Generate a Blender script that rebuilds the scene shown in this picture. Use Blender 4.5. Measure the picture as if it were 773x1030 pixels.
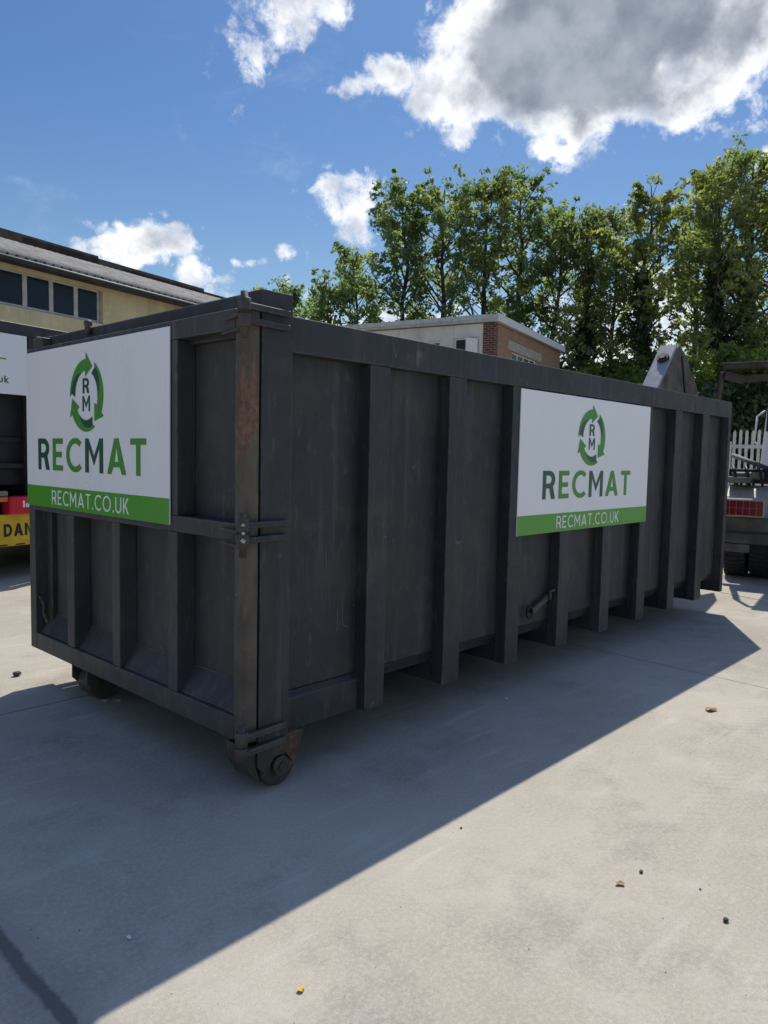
import bpy, bmesh, math, random
import numpy as np
from mathutils import Vector, Matrix
R = math.radians
for o in list(bpy.data.objects): bpy.data.objects.remove(o, do_unlink=True)
scene = bpy.context.scene
COL = scene.collection

# ------------------------------------------------------------------ camera
cd = bpy.data.cameras.new('camera'); cam = bpy.data.objects.new('camera', cd); COL.objects.link(cam)
cr = Vector((0.68290386, -0.73019919, 0.02124744)); cu = Vector((0.04063723, 0.06701378, 0.99692415)); cf = Vector((0.72937708, 0.67993992, -0.07543724))
M = Matrix((cr, cu, -cf)).transposed().to_4x4(); M.translation = Vector((-2.1006, -2.7324, 1.6099))
cam.matrix_world = M
cd.sensor_fit = 'VERTICAL'; cd.sensor_height = 36; cd.lens = 26.14
cd.clip_start = 0.05; cd.clip_end = 2000
scene.camera = cam

# ------------------------------------------------------------------ light
SUN_AZ, SUN_EL = 30.6, 54.8           # measured anticlockwise from +X
world = bpy.data.worlds.new('World'); scene.world = world; world.use_nodes = True
sd = bpy.data.lights.new('sun', 'SUN'); sun = bpy.data.objects.new('sun', sd); COL.objects.link(sun)
sd.energy = 3.4; sd.angle = R(0.53); sd.color = (1.0, 0.94, 0.83)
sv = Vector((math.cos(R(SUN_EL))*math.cos(R(SUN_AZ)), math.cos(R(SUN_EL))*math.sin(R(SUN_AZ)), math.sin(R(SUN_EL))))
sun.rotation_euler = sv.to_track_quat('Z', 'Y').to_euler()
sun.location = (0, 0, 40)
scene.view_settings.view_transform = 'Standard'; scene.view_settings.look = 'None'
scene.view_settings.exposure = 0.40; scene.view_settings.gamma = 1
scene.view_settings.use_curve_mapping = False
scene.render.engine = 'CYCLES'
scene.cycles.max_bounces = 8; scene.cycles.transparent_max_bounces = 12

class NT:
    """small helper for writing node trees"""
    def __init__(s, tree): s.t = tree; s.n = tree.nodes; s.l = tree.links
    def new(s, typ, **kw):
        n = s.n.new(typ)
        for k, v in kw.items(): setattr(n, k, v)
        return n
    def put(s, sock, v):
        if isinstance(v, bpy.types.NodeSocket): s.l.new(v, sock)
        elif v is not None: sock.default_value = v
    def math(s, op, a, b=None, c=None, clamp=False):
        n = s.new('ShaderNodeMath', operation=op, use_clamp=clamp)
        s.put(n.inputs[0], a); s.put(n.inputs[1], b)
        if c is not None: s.put(n.inputs[2], c)
        return n.outputs[0]
    def vmath(s, op, a, b=None):
        n = s.new('ShaderNodeVectorMath', operation=op)
        s.put(n.inputs[0], a); s.put(n.inputs[1], b)
        return n.outputs[0]
    def noise(s, vec, scale, detail=4, rough=0.55, dist=0, dim='3D'):
        n = s.new('ShaderNodeTexNoise', noise_dimensions=dim)
        s.put(n.inputs['Vector'], vec); s.put(n.inputs['Scale'], scale); s.put(n.inputs['Detail'], detail)
        s.put(n.inputs['Roughness'], rough); s.put(n.inputs['Distortion'], dist)
        return n.outputs['Fac']
    def voro(s, vec, scale, feature='F1'):
        n = s.new('ShaderNodeTexVoronoi', feature=feature); s.put(n.inputs['Vector'], vec); s.put(n.inputs['Scale'], scale)
        return n.outputs['Distance']
    def mapping(s, vec, scale=(1, 1, 1), loc=(0, 0, 0), rot=(0, 0, 0)):
        n = s.new('ShaderNodeMapping'); s.put(n.inputs['Vector'], vec)
        n.inputs['Scale'].default_value = scale; n.inputs['Location'].default_value = loc; n.inputs['Rotation'].default_value = rot
        return n.outputs[0]
    def ss(s, x, a, b):
        n = s.new('ShaderNodeMapRange', interpolation_type='SMOOTHSTEP'); s.put(n.inputs['Value'], x)
        n.inputs['From Min'].default_value = a; n.inputs['From Max'].default_value = b
        return n.outputs[0]
    def mix(s, f, a, b, mode='MIX'):
        n = s.new('ShaderNodeMix', data_type='RGBA', blend_type=mode)
        s.put(n.inputs[0], f)
        for i, v in ((6, a), (7, b)):
            if isinstance(v, tuple) and len(v) == 3: v = v + (1,)
            s.put(n.inputs[i], v)
        return n.outputs[2]
    def xyz(s, vec):
        n = s.new('ShaderNodeSeparateXYZ'); s.put(n.inputs[0], vec); return n.outputs
    def bump(s, h, strength=0.3, dist=0.01):
        n = s.new('ShaderNodeBump'); s.put(n.inputs['Height'], h); n.inputs['Strength'].default_value = strength; n.inputs['Distance'].default_value = dist
        return n.outputs[0]

# sky: Nishita + clouds placed by azimuth and elevation
w = NT(world.node_tree); w.n.clear()
sky = w.new('ShaderNodeTexSky', sky_type='NISHITA', sun_disc=False)
sky.sun_elevation = R(SUN_EL); sky.sun_rotation = R(90 - SUN_AZ)
sky.air_density = 1.0; sky.dust_density = 0.6; sky.ozone_density = 2.2; sky.altitude = 50
tc = w.new('ShaderNodeTexCoord'); d = w.vmath('NORMALIZE', tc.outputs['Generated'])
dx, dy, dz = w.xyz(d)
az = w.math('MULTIPLY', w.math('ARCTAN2', dy, dx), 180/math.pi)
el = w.math('MULTIPLY', w.math('ARCSINE', dz), 180/math.pi)
# warp
n1 = w.noise(d, 9.0, 3, 0.5); n2 = w.noise(w.vmath('ADD', d, (7, 3, 1)), 9.0, 3, 0.5)
azw = w.math('ADD', az, w.math('MULTIPLY', w.math('SUBTRACT', n1, 0.5), 9.0))
elw = w.math('ADD', el, w.math('MULTIPLY', w.math('SUBTRACT', n2, 0.5), 7.0))
blobs = [  # az, el, radius az, radius el, height
    (30.0, 27.4, 11.0, 6.0, 1.9), (24, 24.6, 7, 2.9, .85), (38.5, 24.8, 6.5, 2.6, 0.95), (21.0, 27.5, 7.0, 4.2, 1.2), (44.0, 25.0, 3.6, 1.5, .62), (30, 34, 11, 6, 1.6),
    (50.8, 30.2, 4.0, 2.4, 0.6), (53.6, 27.3, 1.8, 2.4, 0.4), (48.5, 31, 3.5, 2, .5),
    (46.6, 19.2, 2.2, 1.5, 0.5), (45.4, 17.4, 1.2, 1.6, 0.35), (48.2, 19.6, 1.2, 0.6, 0.3),
    (60.5, 14.4, 4.2, 1.4, 0.55), (62.0, 15.0, 2.6, 1.4, 0.5), (57.5, 13.0, 2.0, 1.3, 0.45),
    (50.3, 14.3, 1.0, 0.9, 0.35), (52.4, 14.0, 1.2, 0.5, 0.25), (15.5, 21, 3.2, 3.0, 0.6),
    (44, 8, 16, 3.2, 0.42), (26, 8.5, 14, 4.2, 0.42), (104, 30, 12, 7, .8), (-12, 30, 14, 7, .9),
    (-60, 26, 18, 7, .8), (150, 28, 20, 7, .8), (-120, 32, 22, 8, .9)]
field = None
for (a, e, ra, re, h) in blobs:
    u = w.math('DIVIDE', w.math('SUBTRACT', azw, a), ra); v = w.math('DIVIDE', w.math('SUBTRACT', elw, e), re)
    q = w.math('ADD', w.math('MULTIPLY', u, u), w.math('MULTIPLY', v, v))
    f = w.math('MULTIPLY', w.math('SUBTRACT', 1.0, q), h)
    field = f if field is None else w.math('SMOOTH_MAX', field, f, 0.12)
field = w.math('MAXIMUM', field, -1.2)
fine = w.noise(d, 24.0, 10, 0.66, 0.25)
fine2 = w.noise(w.mapping(d, scale=(1, 1, 1.6)), 7.0, 8, 0.6, 0.2)
fld = w.math('ADD', field, w.math('MULTIPLY', w.math('SUBTRACT', fine, 0.5), 2.1))
fld = w.math('ADD', fld, w.math('MULTIPLY', w.math('SUBTRACT', fine2, 0.5), 1.0))
stray = w.math('MULTIPLY', w.ss(w.noise(w.vmath('ADD', d, (1, 9, 4)), 34.0, 8, 0.62), 0.56, 0.74), w.ss(field, -0.95, -0.1))
alpha = w.math('MAXIMUM', w.ss(fld, -0.05, 0.50), w.math('MULTIPLY', stray, 0.75))
wisp = w.math('MULTIPLY', w.ss(w.noise(w.mapping(d, scale=(1, 1, 2.2)), 5.0, 9, 0.66, 0.5), 0.55, 0.85), 0.22)
fldg = w.math('ADD', field, w.math('MULTIPLY', w.math('SUBTRACT', fine2, 0.5), 1.5))
grey = w.ss(w.math('ADD', fldg, w.math('MULTIPLY', w.math('SUBTRACT', fine, 0.5), 1.0)), 0.30, 1.15)
puff = w.ss(w.noise(w.vmath('ADD', d, (3, 1, 2)), 16.0, 8, 0.55), 0.30, 0.70)
lit = w.mix(puff, (7.2, 7.9, 9.2), (15.5, 15.4, 15.3))
dark = w.mix(puff, (2.8, 3.2, 3.9), (5.2, 5.7, 6.5))
ccol = w.mix(grey, lit, dark)
skyc = w.mix(w.ss(el, 2, 28), (0.98, 1.10, 1.08), (0.57, 0.83, 1.10))
skyc = w.mix(w.ss(el, 33, 60), skyc, (1.75, 2.0, 2.4))
skyb = w.mix(1.0, sky.outputs[0], skyc, 'MULTIPLY')
cl = w.mix(w.math('MAXIMUM', w.math('MULTIPLY', alpha, 0.97), wisp), skyb, ccol)
bg = w.new('ShaderNodeBackground'); w.put(bg.inputs[0], cl); bg.inputs[1].default_value = 0.066
wo = w.new('ShaderNodeOutputWorld'); w.l.new(bg.outputs[0], wo.inputs[0])

# ------------------------------------------------------------------ object helpers
def tag(o, label=None, cat=None, group=None, kind=None):
    if label: o['label'] = label
    if cat: o['category'] = cat
    if group: o['group'] = group
    if kind: o['kind'] = kind
    return o
def empty(name, loc=(0, 0, 0), rz=0, label=None, cat=None, group=None):
    o = bpy.data.objects.new(name, None); COL.objects.link(o); o.location = loc; o.rotation_euler = (0, 0, rz)
    o.empty_display_size = 0.2
    return tag(o, label, cat, group)
class MB:
    """collects boxes, prisms and tubes; build() links them as ONE mesh object"""
    def __init__(s): s.bm = bmesh.new()
    def box(s, x0, x1, y0, y1, z0, z1):
        vs = [s.bm.verts.new(p) for p in ((x0,y0,z0),(x1,y0,z0),(x1,y1,z0),(x0,y1,z0),(x0,y0,z1),(x1,y0,z1),(x1,y1,z1),(x0,y1,z1))]
        for f in ((0,3,2,1),(4,5,6,7),(0,1,5,4),(1,2,6,5),(2,3,7,6),(3,0,4,7)): s.bm.faces.new([vs[i] for i in f])
        return s
    def prism(s, poly, axis, a, b):
        """poly of 2-D points swept along axis from a to b (x: (y,z), y: (x,z), z: (x,y))"""
        def P(p, t): return {'x': (t, p[0], p[1]), 'y': (p[0], t, p[1]), 'z': (p[0], p[1], t)}[axis]
        A = [s.bm.verts.new(P(p, a)) for p in poly]; B = [s.bm.verts.new(P(p, b)) for p in poly]
        n = len(poly); s.bm.faces.new(A); s.bm.faces.new(B[::-1])
        for i in range(n): s.bm.faces.new((A[i], B[i], B[(i+1) % n], A[(i+1) % n]))
        return s
    def tube(s, p, q, r0, r1=None, n=16, cap=True):
        p = Vector(p); q = Vector(q); r1 = r0 if r1 is None else r1
        d_ = (q-p).normalized(); a = d_.orthogonal().normalized(); b = d_.cross(a)
        A = [s.bm.verts.new(p+(a*math.cos(t)+b*math.sin(t))*r0) for t in (2*math.pi*i/n for i in range(n))]
        B = [s.bm.verts.new(q+(a*math.cos(t)+b*math.sin(t))*r1) for t in (2*math.pi*i/n for i in range(n))]
        for i in range(n):
            f = s.bm.faces.new((A[i], A[(i+1) % n], B[(i+1) % n], B[i])); f.smooth = True
        if cap: s.bm.faces.new(A[::-1]); s.bm.faces.new(B)
        return s
    def path(s, pts, r, n=10):
        for i in range(len(pts)-1): s.tube(pts[i], pts[i+1], r, n=n)
        return s
    def bar(s, p, q, w_, h_, up=(0, 0, 1)):
        """rectangular bar between two points"""
        p = Vector(p); q = Vector(q); d_ = (q-p).normalized(); a = d_.cross(Vector(up)).normalized()*w_/2; b = a.cross(d_).normalized()*h_/2
        A = [s.bm.verts.new(p+v) for v in (a+b, a-b, -a-b, -a+b)]; B = [s.bm.verts.new(q+v) for v in (a+b, a-b, -a-b, -a+b)]
        for i in range(4): s.bm.faces.new((A[i], A[(i+1) % 4], B[(i+1) % 4], B[i]))
        s.bm.faces.new(A[::-1]); s.bm.faces.new(B); return s
    def quad(s, *pts): s.bm.faces.new([s.bm.verts.new(p) for p in pts]); return s
    def blob(s, c, r, sc=(1, 1, 1), sub=2, seed=0, amp=.25):
        rnd = random.Random(seed); g = bmesh.ops.create_icosphere(s.bm, subdivisions=sub, radius=1)
        for v in g['verts']: 
            k = 1+rnd.uniform(-amp, amp); v.co = Vector((v.co.x*sc[0]*r*k+c[0], v.co.y*sc[1]*r*k+c[1], v.co.z*sc[2]*r*k+c[2]))
        return s
    def build(s, name, mat, parent=None, bevel=0.0, seg=1, recalc=True):
        if recalc: bmesh.ops.recalc_face_normals(s.bm, faces=s.bm.faces[:])
        me = bpy.data.meshes.new(name); s.bm.to_mesh(me); s.bm.free(); me.materials.append(mat)
        o = bpy.data.objects.new(name, me); COL.objects.link(o)
        if parent: o.parent = parent
        if bevel:
            m = o.modifiers.new('Bevel', 'BEVEL'); m.width = bevel; m.segments = seg; m.limit_method = 'ANGLE'; m.angle_limit = R(40)
        return o
def struct(o): o['kind'] = 'structure'; return o

# ------------------------------------------------------------------ materials
def mat(name):
    m = bpy.data.materials.new(name); m.use_nodes = True; t = NT(m.node_tree)
    b = t.n['Principled BSDF']; return m, t, b
def pos(t): return t.new('ShaderNodeNewGeometry').outputs['Position']
def simple(name, col, rough=0.6, metal=0.0, var=0.15, scale=6.0, bump=0.0, spec=0.5, coat=0.0):
    m, t, b = mat(name); p = t.new('ShaderNodeTexCoord').outputs['Object']
    n = t.noise(p, scale, 6, 0.6)
    c = t.mix(t.ss(n, 0.3, 0.7), tuple(x*(1-var) for x in col), tuple(min(1, x*(1+var)) for x in col))
    t.put(b.inputs['Base Color'], c); b.inputs['Metallic'].default_value = metal
    t.put(b.inputs['Roughness'], t.math('ADD', rough-0.08, t.math('MULTIPLY', t.noise(p, scale*4, 4), 0.16)))
    b.inputs['Specular IOR Level'].default_value = spec; b.inputs['Coat Weight'].default_value = coat
    if bump: t.put(b.inputs['Normal'], t.bump(t.noise(p, scale*8, 6), bump, 0.005))
    return m

def skip_paint(name, col, rust=0.0, dust=0.3, brown=0.3):
    """worn dark paint on steel: blotches, vertical run marks, fine scratches, chips and rust"""
    m, t, b = mat(name); p = pos(t)
    big = t.noise(p, 1.3, 6, 0.6); mid = t.noise(p, 7.0, 6, 0.62)
    c = t.mix(t.ss(big, 0.3, 0.7), tuple(x*0.82 for x in col), tuple(x*1.2 for x in col))
    runs = t.noise(t.mapping(p, scale=(14, 14, 0.7)), 1.0, 5, 0.6)
    c = t.mix(t.math('MULTIPLY', t.ss(runs, 0.5, 0.75), dust), c, (0.115, 0.108, 0.098))
    c = t.mix(t.math('MULTIPLY', t.ss(mid, 0.55, 0.8), 0.35), c, (0.12, 0.115, 0.105))
    bp = t.ss(t.noise(t.vmath('ADD', p, (3, 3, 3)), 2.1, 7, 0.66, 0.3), 0.50, 0.72)
    c = t.mix(t.math('MULTIPLY', bp, brown), c, (0.088, 0.068, 0.050))
    ft = t.noise(t.mapping(p, scale=(1, 1, 0.35)), 22, 4, 0.7); c = t.mix(t.math('MULTIPLY', t.ss(ft, 0.56, 0.72), 0.28), c, (0.15, 0.145, 0.14))
    # scratches: thin level sets of stretched noise, only in patches
    for k, (rot, sc) in enumerate((((0.5, 0.3, 0.4), 3.0), ((0.1, 1.2, 0.9), 4.0))):
        s1 = t.noise(t.mapping(p, scale=(1, 1, 0.14), rot=rot, loc=(k*3.1, 0, 0)), sc*2.2, 1, 0.3)
        line = t.math('SUBTRACT', 1.0, t.ss(t.math('ABSOLUTE', t.math('SUBTRACT', s1, 0.5)), 0.0008, 0.0042))
        patch = t.ss(t.noise(p, 2.4+k, 4, 0.6), 0.54, 0.66)
        c = t.mix(t.math('MULTIPLY', t.math('MULTIPLY', line, patch), 0.34), c, (0.26, 0.26, 0.26))
    bv = t.new('ShaderNodeBevel'); bv.samples = 3; bv.inputs[0].default_value = 0.007; gn = t.new('ShaderNodeNewGeometry').outputs['Normal']
    dn = t.new('ShaderNodeVectorMath', operation='DOT_PRODUCT'); t.put(dn.inputs[0], bv.outputs[0]); t.put(dn.inputs[1], gn)
    ew = t.math('SUBTRACT', 1.0, t.ss(dn.outputs['Value'], 0.90, 0.995)); ew = t.math('MULTIPLY', ew, t.ss(t.noise(p, 9, 6, .7), .36, .62))
    c = t.mix(t.math('MULTIPLY', ew, 0.7), c, (0.23, 0.19, 0.15))
    chips = t.ss(t.noise(p, 38.0, 3, 0.5), 0.74, 0.78)
    c = t.mix(t.math('MULTIPLY', chips, 0.45), c, (0.26, 0.24, 0.21))
    if rust:
        rn = t.noise(t.mapping(p, scale=(5, 5, 1.3)), 1.6, 8, 0.68, 0.4)
        rm = t.ss(rn, 0.62-rust*0.2, 0.72-rust*0.12)
        rc = t.mix(t.ss(t.noise(p, 30, 5), 0.35, 0.7), (0.075, 0.040, 0.022), (0.26, 0.105, 0.045))
        c = t.mix(t.math('MULTIPLY', rm, 0.9), c, rc)
    t.put(b.inputs['Base Color'], c)
    t.put(b.inputs['Roughness'], t.math('ADD', 0.42, t.math('MULTIPLY', mid, 0.30)))
    b.inputs['Specular IOR Level'].default_value = 0.4
    h = t.math('ADD', t.math('MULTIPLY', t.noise(p, 2.6, 3, 0.5), 1.0), t.math('MULTIPLY', t.noise(p, 60, 4), 0.03))
    t.put(b.inputs['Normal'], t.bump(h, 0.8, 0.03))
    return m
M_SKIP = skip_paint('skip_paint', (0.029, 0.031, 0.037), dust=.42, brown=.42)
M_SKIPD = skip_paint('door_paint', (0.048, 0.047, 0.050), dust=0.5, brown=.6)
M_RUST = skip_paint('rusty_paint', (0.060, 0.052, 0.045), rust=.45, dust=0.8)
M_RUST2 = skip_paint('rust_patch', (0.060, 0.050, 0.042), rust=1.1, dust=0.6)
M_HINGE = skip_paint('hinge_steel', (0.062, 0.051, 0.043), rust=0.45, dust=0.5)
M_UNDER = skip_paint('underframe_paint', (0.020, 0.020, 0.021), rust=0.2)

def stile():
    m, t, b = mat('stile_paint'); p = pos(t); x, y, z = t.xyz(p)
    n = t.noise(t.mapping(p, scale=(6, 6, 1.6)), 1.6, 8, 0.68, 0.4); zone = t.math('SUBTRACT', 1.0, t.ss(t.math('ABSOLUTE', t.math('SUBTRACT', z, 1.80)), .05, .42))
    c = t.mix(t.ss(t.noise(p, 5, 6), .3, .7), (0.055, 0.045, 0.036), (0.115, 0.090, 0.068))
    c = t.mix(t.math('MULTIPLY', t.ss(t.noise(t.mapping(p, scale=(20, 20, 1.2)), 1.0, 6, .65), .52, .7), .6), c, (0.17, 0.145, 0.115))
    k = t.ss(t.math('ADD', n, t.math('MULTIPLY', zone, .20)), .56, .70); rc = t.mix(t.ss(t.noise(p, 30, 5), .35, .7), (0.095, 0.050, 0.030), (0.25, 0.115, 0.06))
    c = t.mix(t.math('MULTIPLY', k, .85), c, rc)
    ch = t.ss(t.noise(p, 45, 3), .70, .74); c = t.mix(t.math('MULTIPLY', ch, .5), c, (0.36, 0.32, 0.26))
    t.put(b.inputs['Base Color'], c); b.inputs['Roughness'].default_value = .6; t.put(b.inputs['Normal'], t.bump(t.noise(p, 25, 5), .4, .006)); return m
M_STILE = stile()
# board on skips: white vinyl, slightly dirty
def board_mat(name, col, dirt=0.12):
    m, t, b = mat(name); p = pos(t)
    d1 = t.ss(t.noise(t.mapping(p, scale=(3, 3, 1.2)), 1.5, 7, 0.65), 0.45, 0.8)
    c = t.mix(t.math('MULTIPLY', d1, dirt), col, tuple(x*0.55 for x in col))
    s1 = t.noise(t.mapping(p, scale=(1, 1, 0.3), rot=(0.3, 0.5, 0.2)), 7, 2, 0.4)
    line = t.math('SUBTRACT', 1.0, t.ss(t.math('ABSOLUTE', t.math('SUBTRACT', s1, 0.5)), 0.001, 0.004))
    c = t.mix(t.math('MULTIPLY', t.math('MULTIPLY', line, t.ss(t.noise(p, 3, 3), 0.55, 0.65)), 0.35), c, tuple(x*0.6 for x in col))
    t.put(b.inputs['Base Color'], c); b.inputs['Roughness'].default_value = 0.32
    t.put(b.inputs['Normal'], t.bump(t.noise(p, 2.0, 2, 0.5), 0.25, 0.02))
    return m
M_WHITE = board_mat('board_white', (0.86, 0.86, 0.87)); M_GREEN = board_mat('board_green', (0.085, 0.34, 0.030), 0.25)
M_GMID = simple('letter_green', (0.075, 0.27, 0.035), 0.4, var=0.05); M_GDARK = simple('letter_dark_green', (0.018, 0.085, 0.045), 0.4, var=0.05)
M_LWHITE = simple('letter_white', (0.80, 0.82, 0.80), 0.4, var=0.04)

def concrete():
    m, t, b = mat('yard_concrete'); p = pos(t)
    big = t.noise(p, 0.45, 6, 0.6); mid = t.noise(p, 3.0, 7, 0.65); fine = t.noise(p, 55.0, 5, 0.7)
    c = t.mix(t.ss(big, 0.3, 0.72), (0.325, 0.288, 0.232), (0.455, 0.412, 0.342))
    c = t.mix(t.math('MULTIPLY', t.ss(mid, 0.48, 0.72), 0.5), c, (0.52, 0.48, 0.41))
    c = t.mix(t.math('MULTIPLY', t.ss(t.noise(t.vmath('ADD', p, (9, 4, 0)), 1.7, 7, 0.68), 0.50, 0.70), 0.50), c, (0.225, 0.205, 0.18))
    # lighter scuffs and drag marks running along the yard, broken up by patches
    st = t.noise(t.mapping(p, scale=(0.9, 9, 1), rot=(0, 0, R(-4))), 1.0, 6, 0.62)
    c = t.mix(t.math('MULTIPLY', t.math('MULTIPLY', t.ss(st, 0.52, 0.72), t.ss(t.noise(p, 1.1, 3), 0.40, 0.60)), 0.48), c, (0.58, 0.55, 0.48))
    st2 = t.noise(t.mapping(p, scale=(1.6, 26, 1), rot=(0, 0, R(6))), 1.0, 5, 0.6)
    c = t.mix(t.math('MULTIPLY', t.ss(st2, 0.58, 0.74), 0.22), c, (0.26, 0.24, 0.215))
    # tyre tread prints: fine cross bars inside a few bands
    x, y, z = t.xyz(t.mapping(p, rot=(0, 0, R(-9))))
    for yc in (-2.05, -1.62):
        band = t.math('SUBTRACT', 1.0, t.ss(t.math('ABSOLUTE', t.math('SUBTRACT', t.math('ADD', y, t.math('MULTIPLY', t.noise(p, 0.4, 2), 0.25)), yc)), 0.06, 0.13))
        bars = t.ss(t.math('SINE', t.math('MULTIPLY', t.math('ADD', x, t.math('MULTIPLY', y, 0.6)), 95)), 0.1, 0.8)
        k = t.math('MULTIPLY', t.math('MULTIPLY', band, bars), t.math('MULTIPLY', t.ss(t.noise(p, 0.9, 4), 0.40, 0.62), 0.20))
        c = t.mix(k, c, (0.22, 0.20, 0.175))
    c = t.mix(t.math('MULTIPLY', t.ss(fine, 0.42, 0.66), 0.42), c, (0.53, 0.49, 0.42))
    spk = t.noise(p, 260.0, 3, 0.6)
    c = t.mix(t.math('MULTIPLY', t.ss(spk, 0.54, 0.68), 0.50), c, (0.15, 0.135, 0.115))
    c = t.mix(t.math('MULTIPLY', t.ss(t.noise(t.vmath('ADD', p, (5, 5, 5)), 130.0, 3, 0.6), 0.60, 0.72), 0.55), c, (0.66, 0.62, 0.54))
    ck = t.math('ABSOLUTE', t.math('SUBTRACT', t.noise(t.mapping(p, scale=(1, 1.3, 1)), 0.8, 8, 0.62, 0.6), 0.5)); ck = t.math('MULTIPLY', t.math('SUBTRACT', 1.0, t.ss(ck, 0.0006, 0.0035)), t.ss(t.noise(t.vmath('ADD', p, (4, 2, 0)), 0.5, 3), 0.54, 0.62))
    c = t.mix(t.math('MULTIPLY', ck, 0.5), c, (0.15, 0.135, 0.115))
    oil = t.ss(t.noise(t.vmath('ADD', p, (1, 6, 0)), 1.1, 5, 0.55, 0.3), 0.64, 0.74); c = t.mix(t.math('MULTIPLY', oil, 0.35), c, (0.17, 0.15, 0.125))
    # small pits
    pit = t.math('SUBTRACT', 1.0, t.ss(t.voro(p, 9.0), 0.03, 0.06)); pit = t.math('MULTIPLY', pit, t.ss(t.noise(p, 2.0, 3), 0.52, 0.60))
    c = t.mix(t.math('MULTIPLY', pit, 0.6), c, (0.14, 0.125, 0.11))
    # rusty spots
    rs = t.math('MULTIPLY', t.ss(t.noise(t.vmath('ADD', p, (2, 8, 0)), 4.2, 4, 0.6), 0.72, 0.80), 0.5)
    c = t.mix(rs, c, (0.40, 0.24, 0.10))
    px, py, pz = t.xyz(p); jn = None
    wob = t.math('MULTIPLY', t.math('SUBTRACT', t.noise(p, 2.5, 6, 0.65), 0.5), 0.05); frag = t.math('MULTIPLY', t.math('SUBTRACT', t.noise(p, 30, 5, 0.7), 0.5), 0.03)
    def line(co, at_, hw, soft, slope=0.0, other=None):
        u_ = t.math('SUBTRACT', co, at_)
        if other is not None: u_ = t.math('SUBTRACT', u_, t.math('MULTIPLY', other, slope))
        return t.math('SUBTRACT', 1.0, t.ss(t.math('ADD', t.math('ABSOLUTE', t.math('ADD', u_, wob if hw > .01 else t.math('MULTIPLY', wob, .25))), frag if hw > .01 else t.math('MULTIPLY', frag, .2)), hw, hw+soft))
    wide = line(px, -1.24, .012, .018)
    for (co, a_, hw, sl, oc) in ((px, 3.70, .004, .06, py), (px, 8.55, .005, .02, py), (px, 13.4, .005, .02, py), (px, -6.1, .005, 0, py), (py, 1.93, .005, .004, px), (py, -4.6, .005, 0, px), (py, 6.4, .005, 0, px)):
        l_ = line(co, a_, hw, .005, sl, oc); jn = l_ if jn is None else t.math('MAXIMUM', jn, l_)
    halo = t.math('MULTIPLY', t.math('SUBTRACT', 1.0, t.ss(t.math('ABSOLUTE', t.math('ADD', t.math('SUBTRACT', px, -1.24), t.math('MULTIPLY', wob, 2))), .02, .16)), 0.35)
    c = t.mix(halo, c, (0.20, 0.185, 0.165)); jn = t.math('MAXIMUM', wide, t.math('MULTIPLY', jn, 0.85)); c = t.mix(t.math('MULTIPLY', jn, 0.85), c, (0.11, 0.102, 0.092))
    t.put(b.inputs['Base Color'], c); t.put(b.inputs['Roughness'], t.math('ADD', 0.78, t.math('MULTIPLY', mid, 0.15)))
    b.inputs['Specular IOR Level'].default_value = 0.3
    h = t.math('ADD', t.math('MULTIPLY', fine, 0.5), t.math('MULTIPLY', mid, 1.0)); h = t.math('ADD', h, t.math('MULTIPLY', spk, 0.25)); h = t.math('SUBTRACT', h, pit); h = t.math('SUBTRACT', h, t.math('MULTIPLY', jn, 2.0))
    t.put(b.inputs['Normal'], t.bump(h, 0.5, 0.006))
    return m
M_CONC = concrete()
M_JOINT = simple('joint_dirt', (0.085, 0.080, 0.072), 0.9, var=0.4, scale=20, bump=0.6)
M_GRASS = simple('verge_grass', (0.05, 0.085, 0.022), 0.9, var=0.4, scale=2.0, bump=0.5)

def render_wall(name, col, dirt=(0.18, 0.15, 0.10), amt=0.6):
    m, t, b = mat(name); p = pos(t)
    c = t.mix(t.ss(t.noise(p, 0.8, 6, 0.6), 0.3, 0.7), tuple(x*0.85 for x in col), tuple(x*1.12 for x in col))
    c = t.mix(t.math('MULTIPLY', t.ss(t.noise(t.mapping(p, scale=(3, 3, 0.5)), 1.0, 7, 0.68), 0.48, 0.78), amt), c, dirt)
    c = t.mix(t.math('MULTIPLY', t.ss(t.noise(p, 3.5, 6, 0.65), 0.58, 0.68), 0.35), c, tuple(min(1, x*1.35) for x in col))
    t.put(b.inputs['Base Color'], c); b.inputs['Roughness'].default_value = 0.9
    t.put(b.inputs['Normal'], t.bump(t.noise(p, 40, 5), 0.4, 0.01)); return m
M_CREAM = render_wall('cream_render', (0.66, 0.56, 0.34), dirt=(0.30, 0.24, 0.15)); M_PALE = render_wall('pale_render', (0.68, 0.65, 0.58), amt=0.35)
def brick(name, c1, c2, mortar):
    m, t, b = mat(name); p = t.new('ShaderNodeTexCoord').outputs['Object']
    x, y, z = t.xyz(p); cmb = t.new('ShaderNodeCombineXYZ'); t.put(cmb.inputs[0], t.math('ADD', x, y)); t.put(cmb.inputs[1], z)
    n = t.new('ShaderNodeTexBrick'); t.put(n.inputs['Vector'], cmb.outputs[0])
    n.inputs['Scale'].default_value = 1; n.inputs['Brick Width'].default_value = 0.225; n.inputs['Row Height'].default_value = 0.075; n.inputs['Mortar Size'].default_value = 0.008
    for k, v in (('Color1', c1), ('Color2', c2), ('Mortar', mortar)): n.inputs[k].default_value = v+(1,)
    c = t.mix(t.math('MULTIPLY', t.noise(p, 5, 6), 0.5), n.outputs['Color'], tuple(x_*0.6 for x_ in c1))
    t.put(b.inputs['Base Color'], c); b.inputs['Roughness'].default_value = 0.9
    t.put(b.inputs['Normal'], t.bump(n.outputs['Fac'], -0.5, 0.01)); return m
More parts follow.
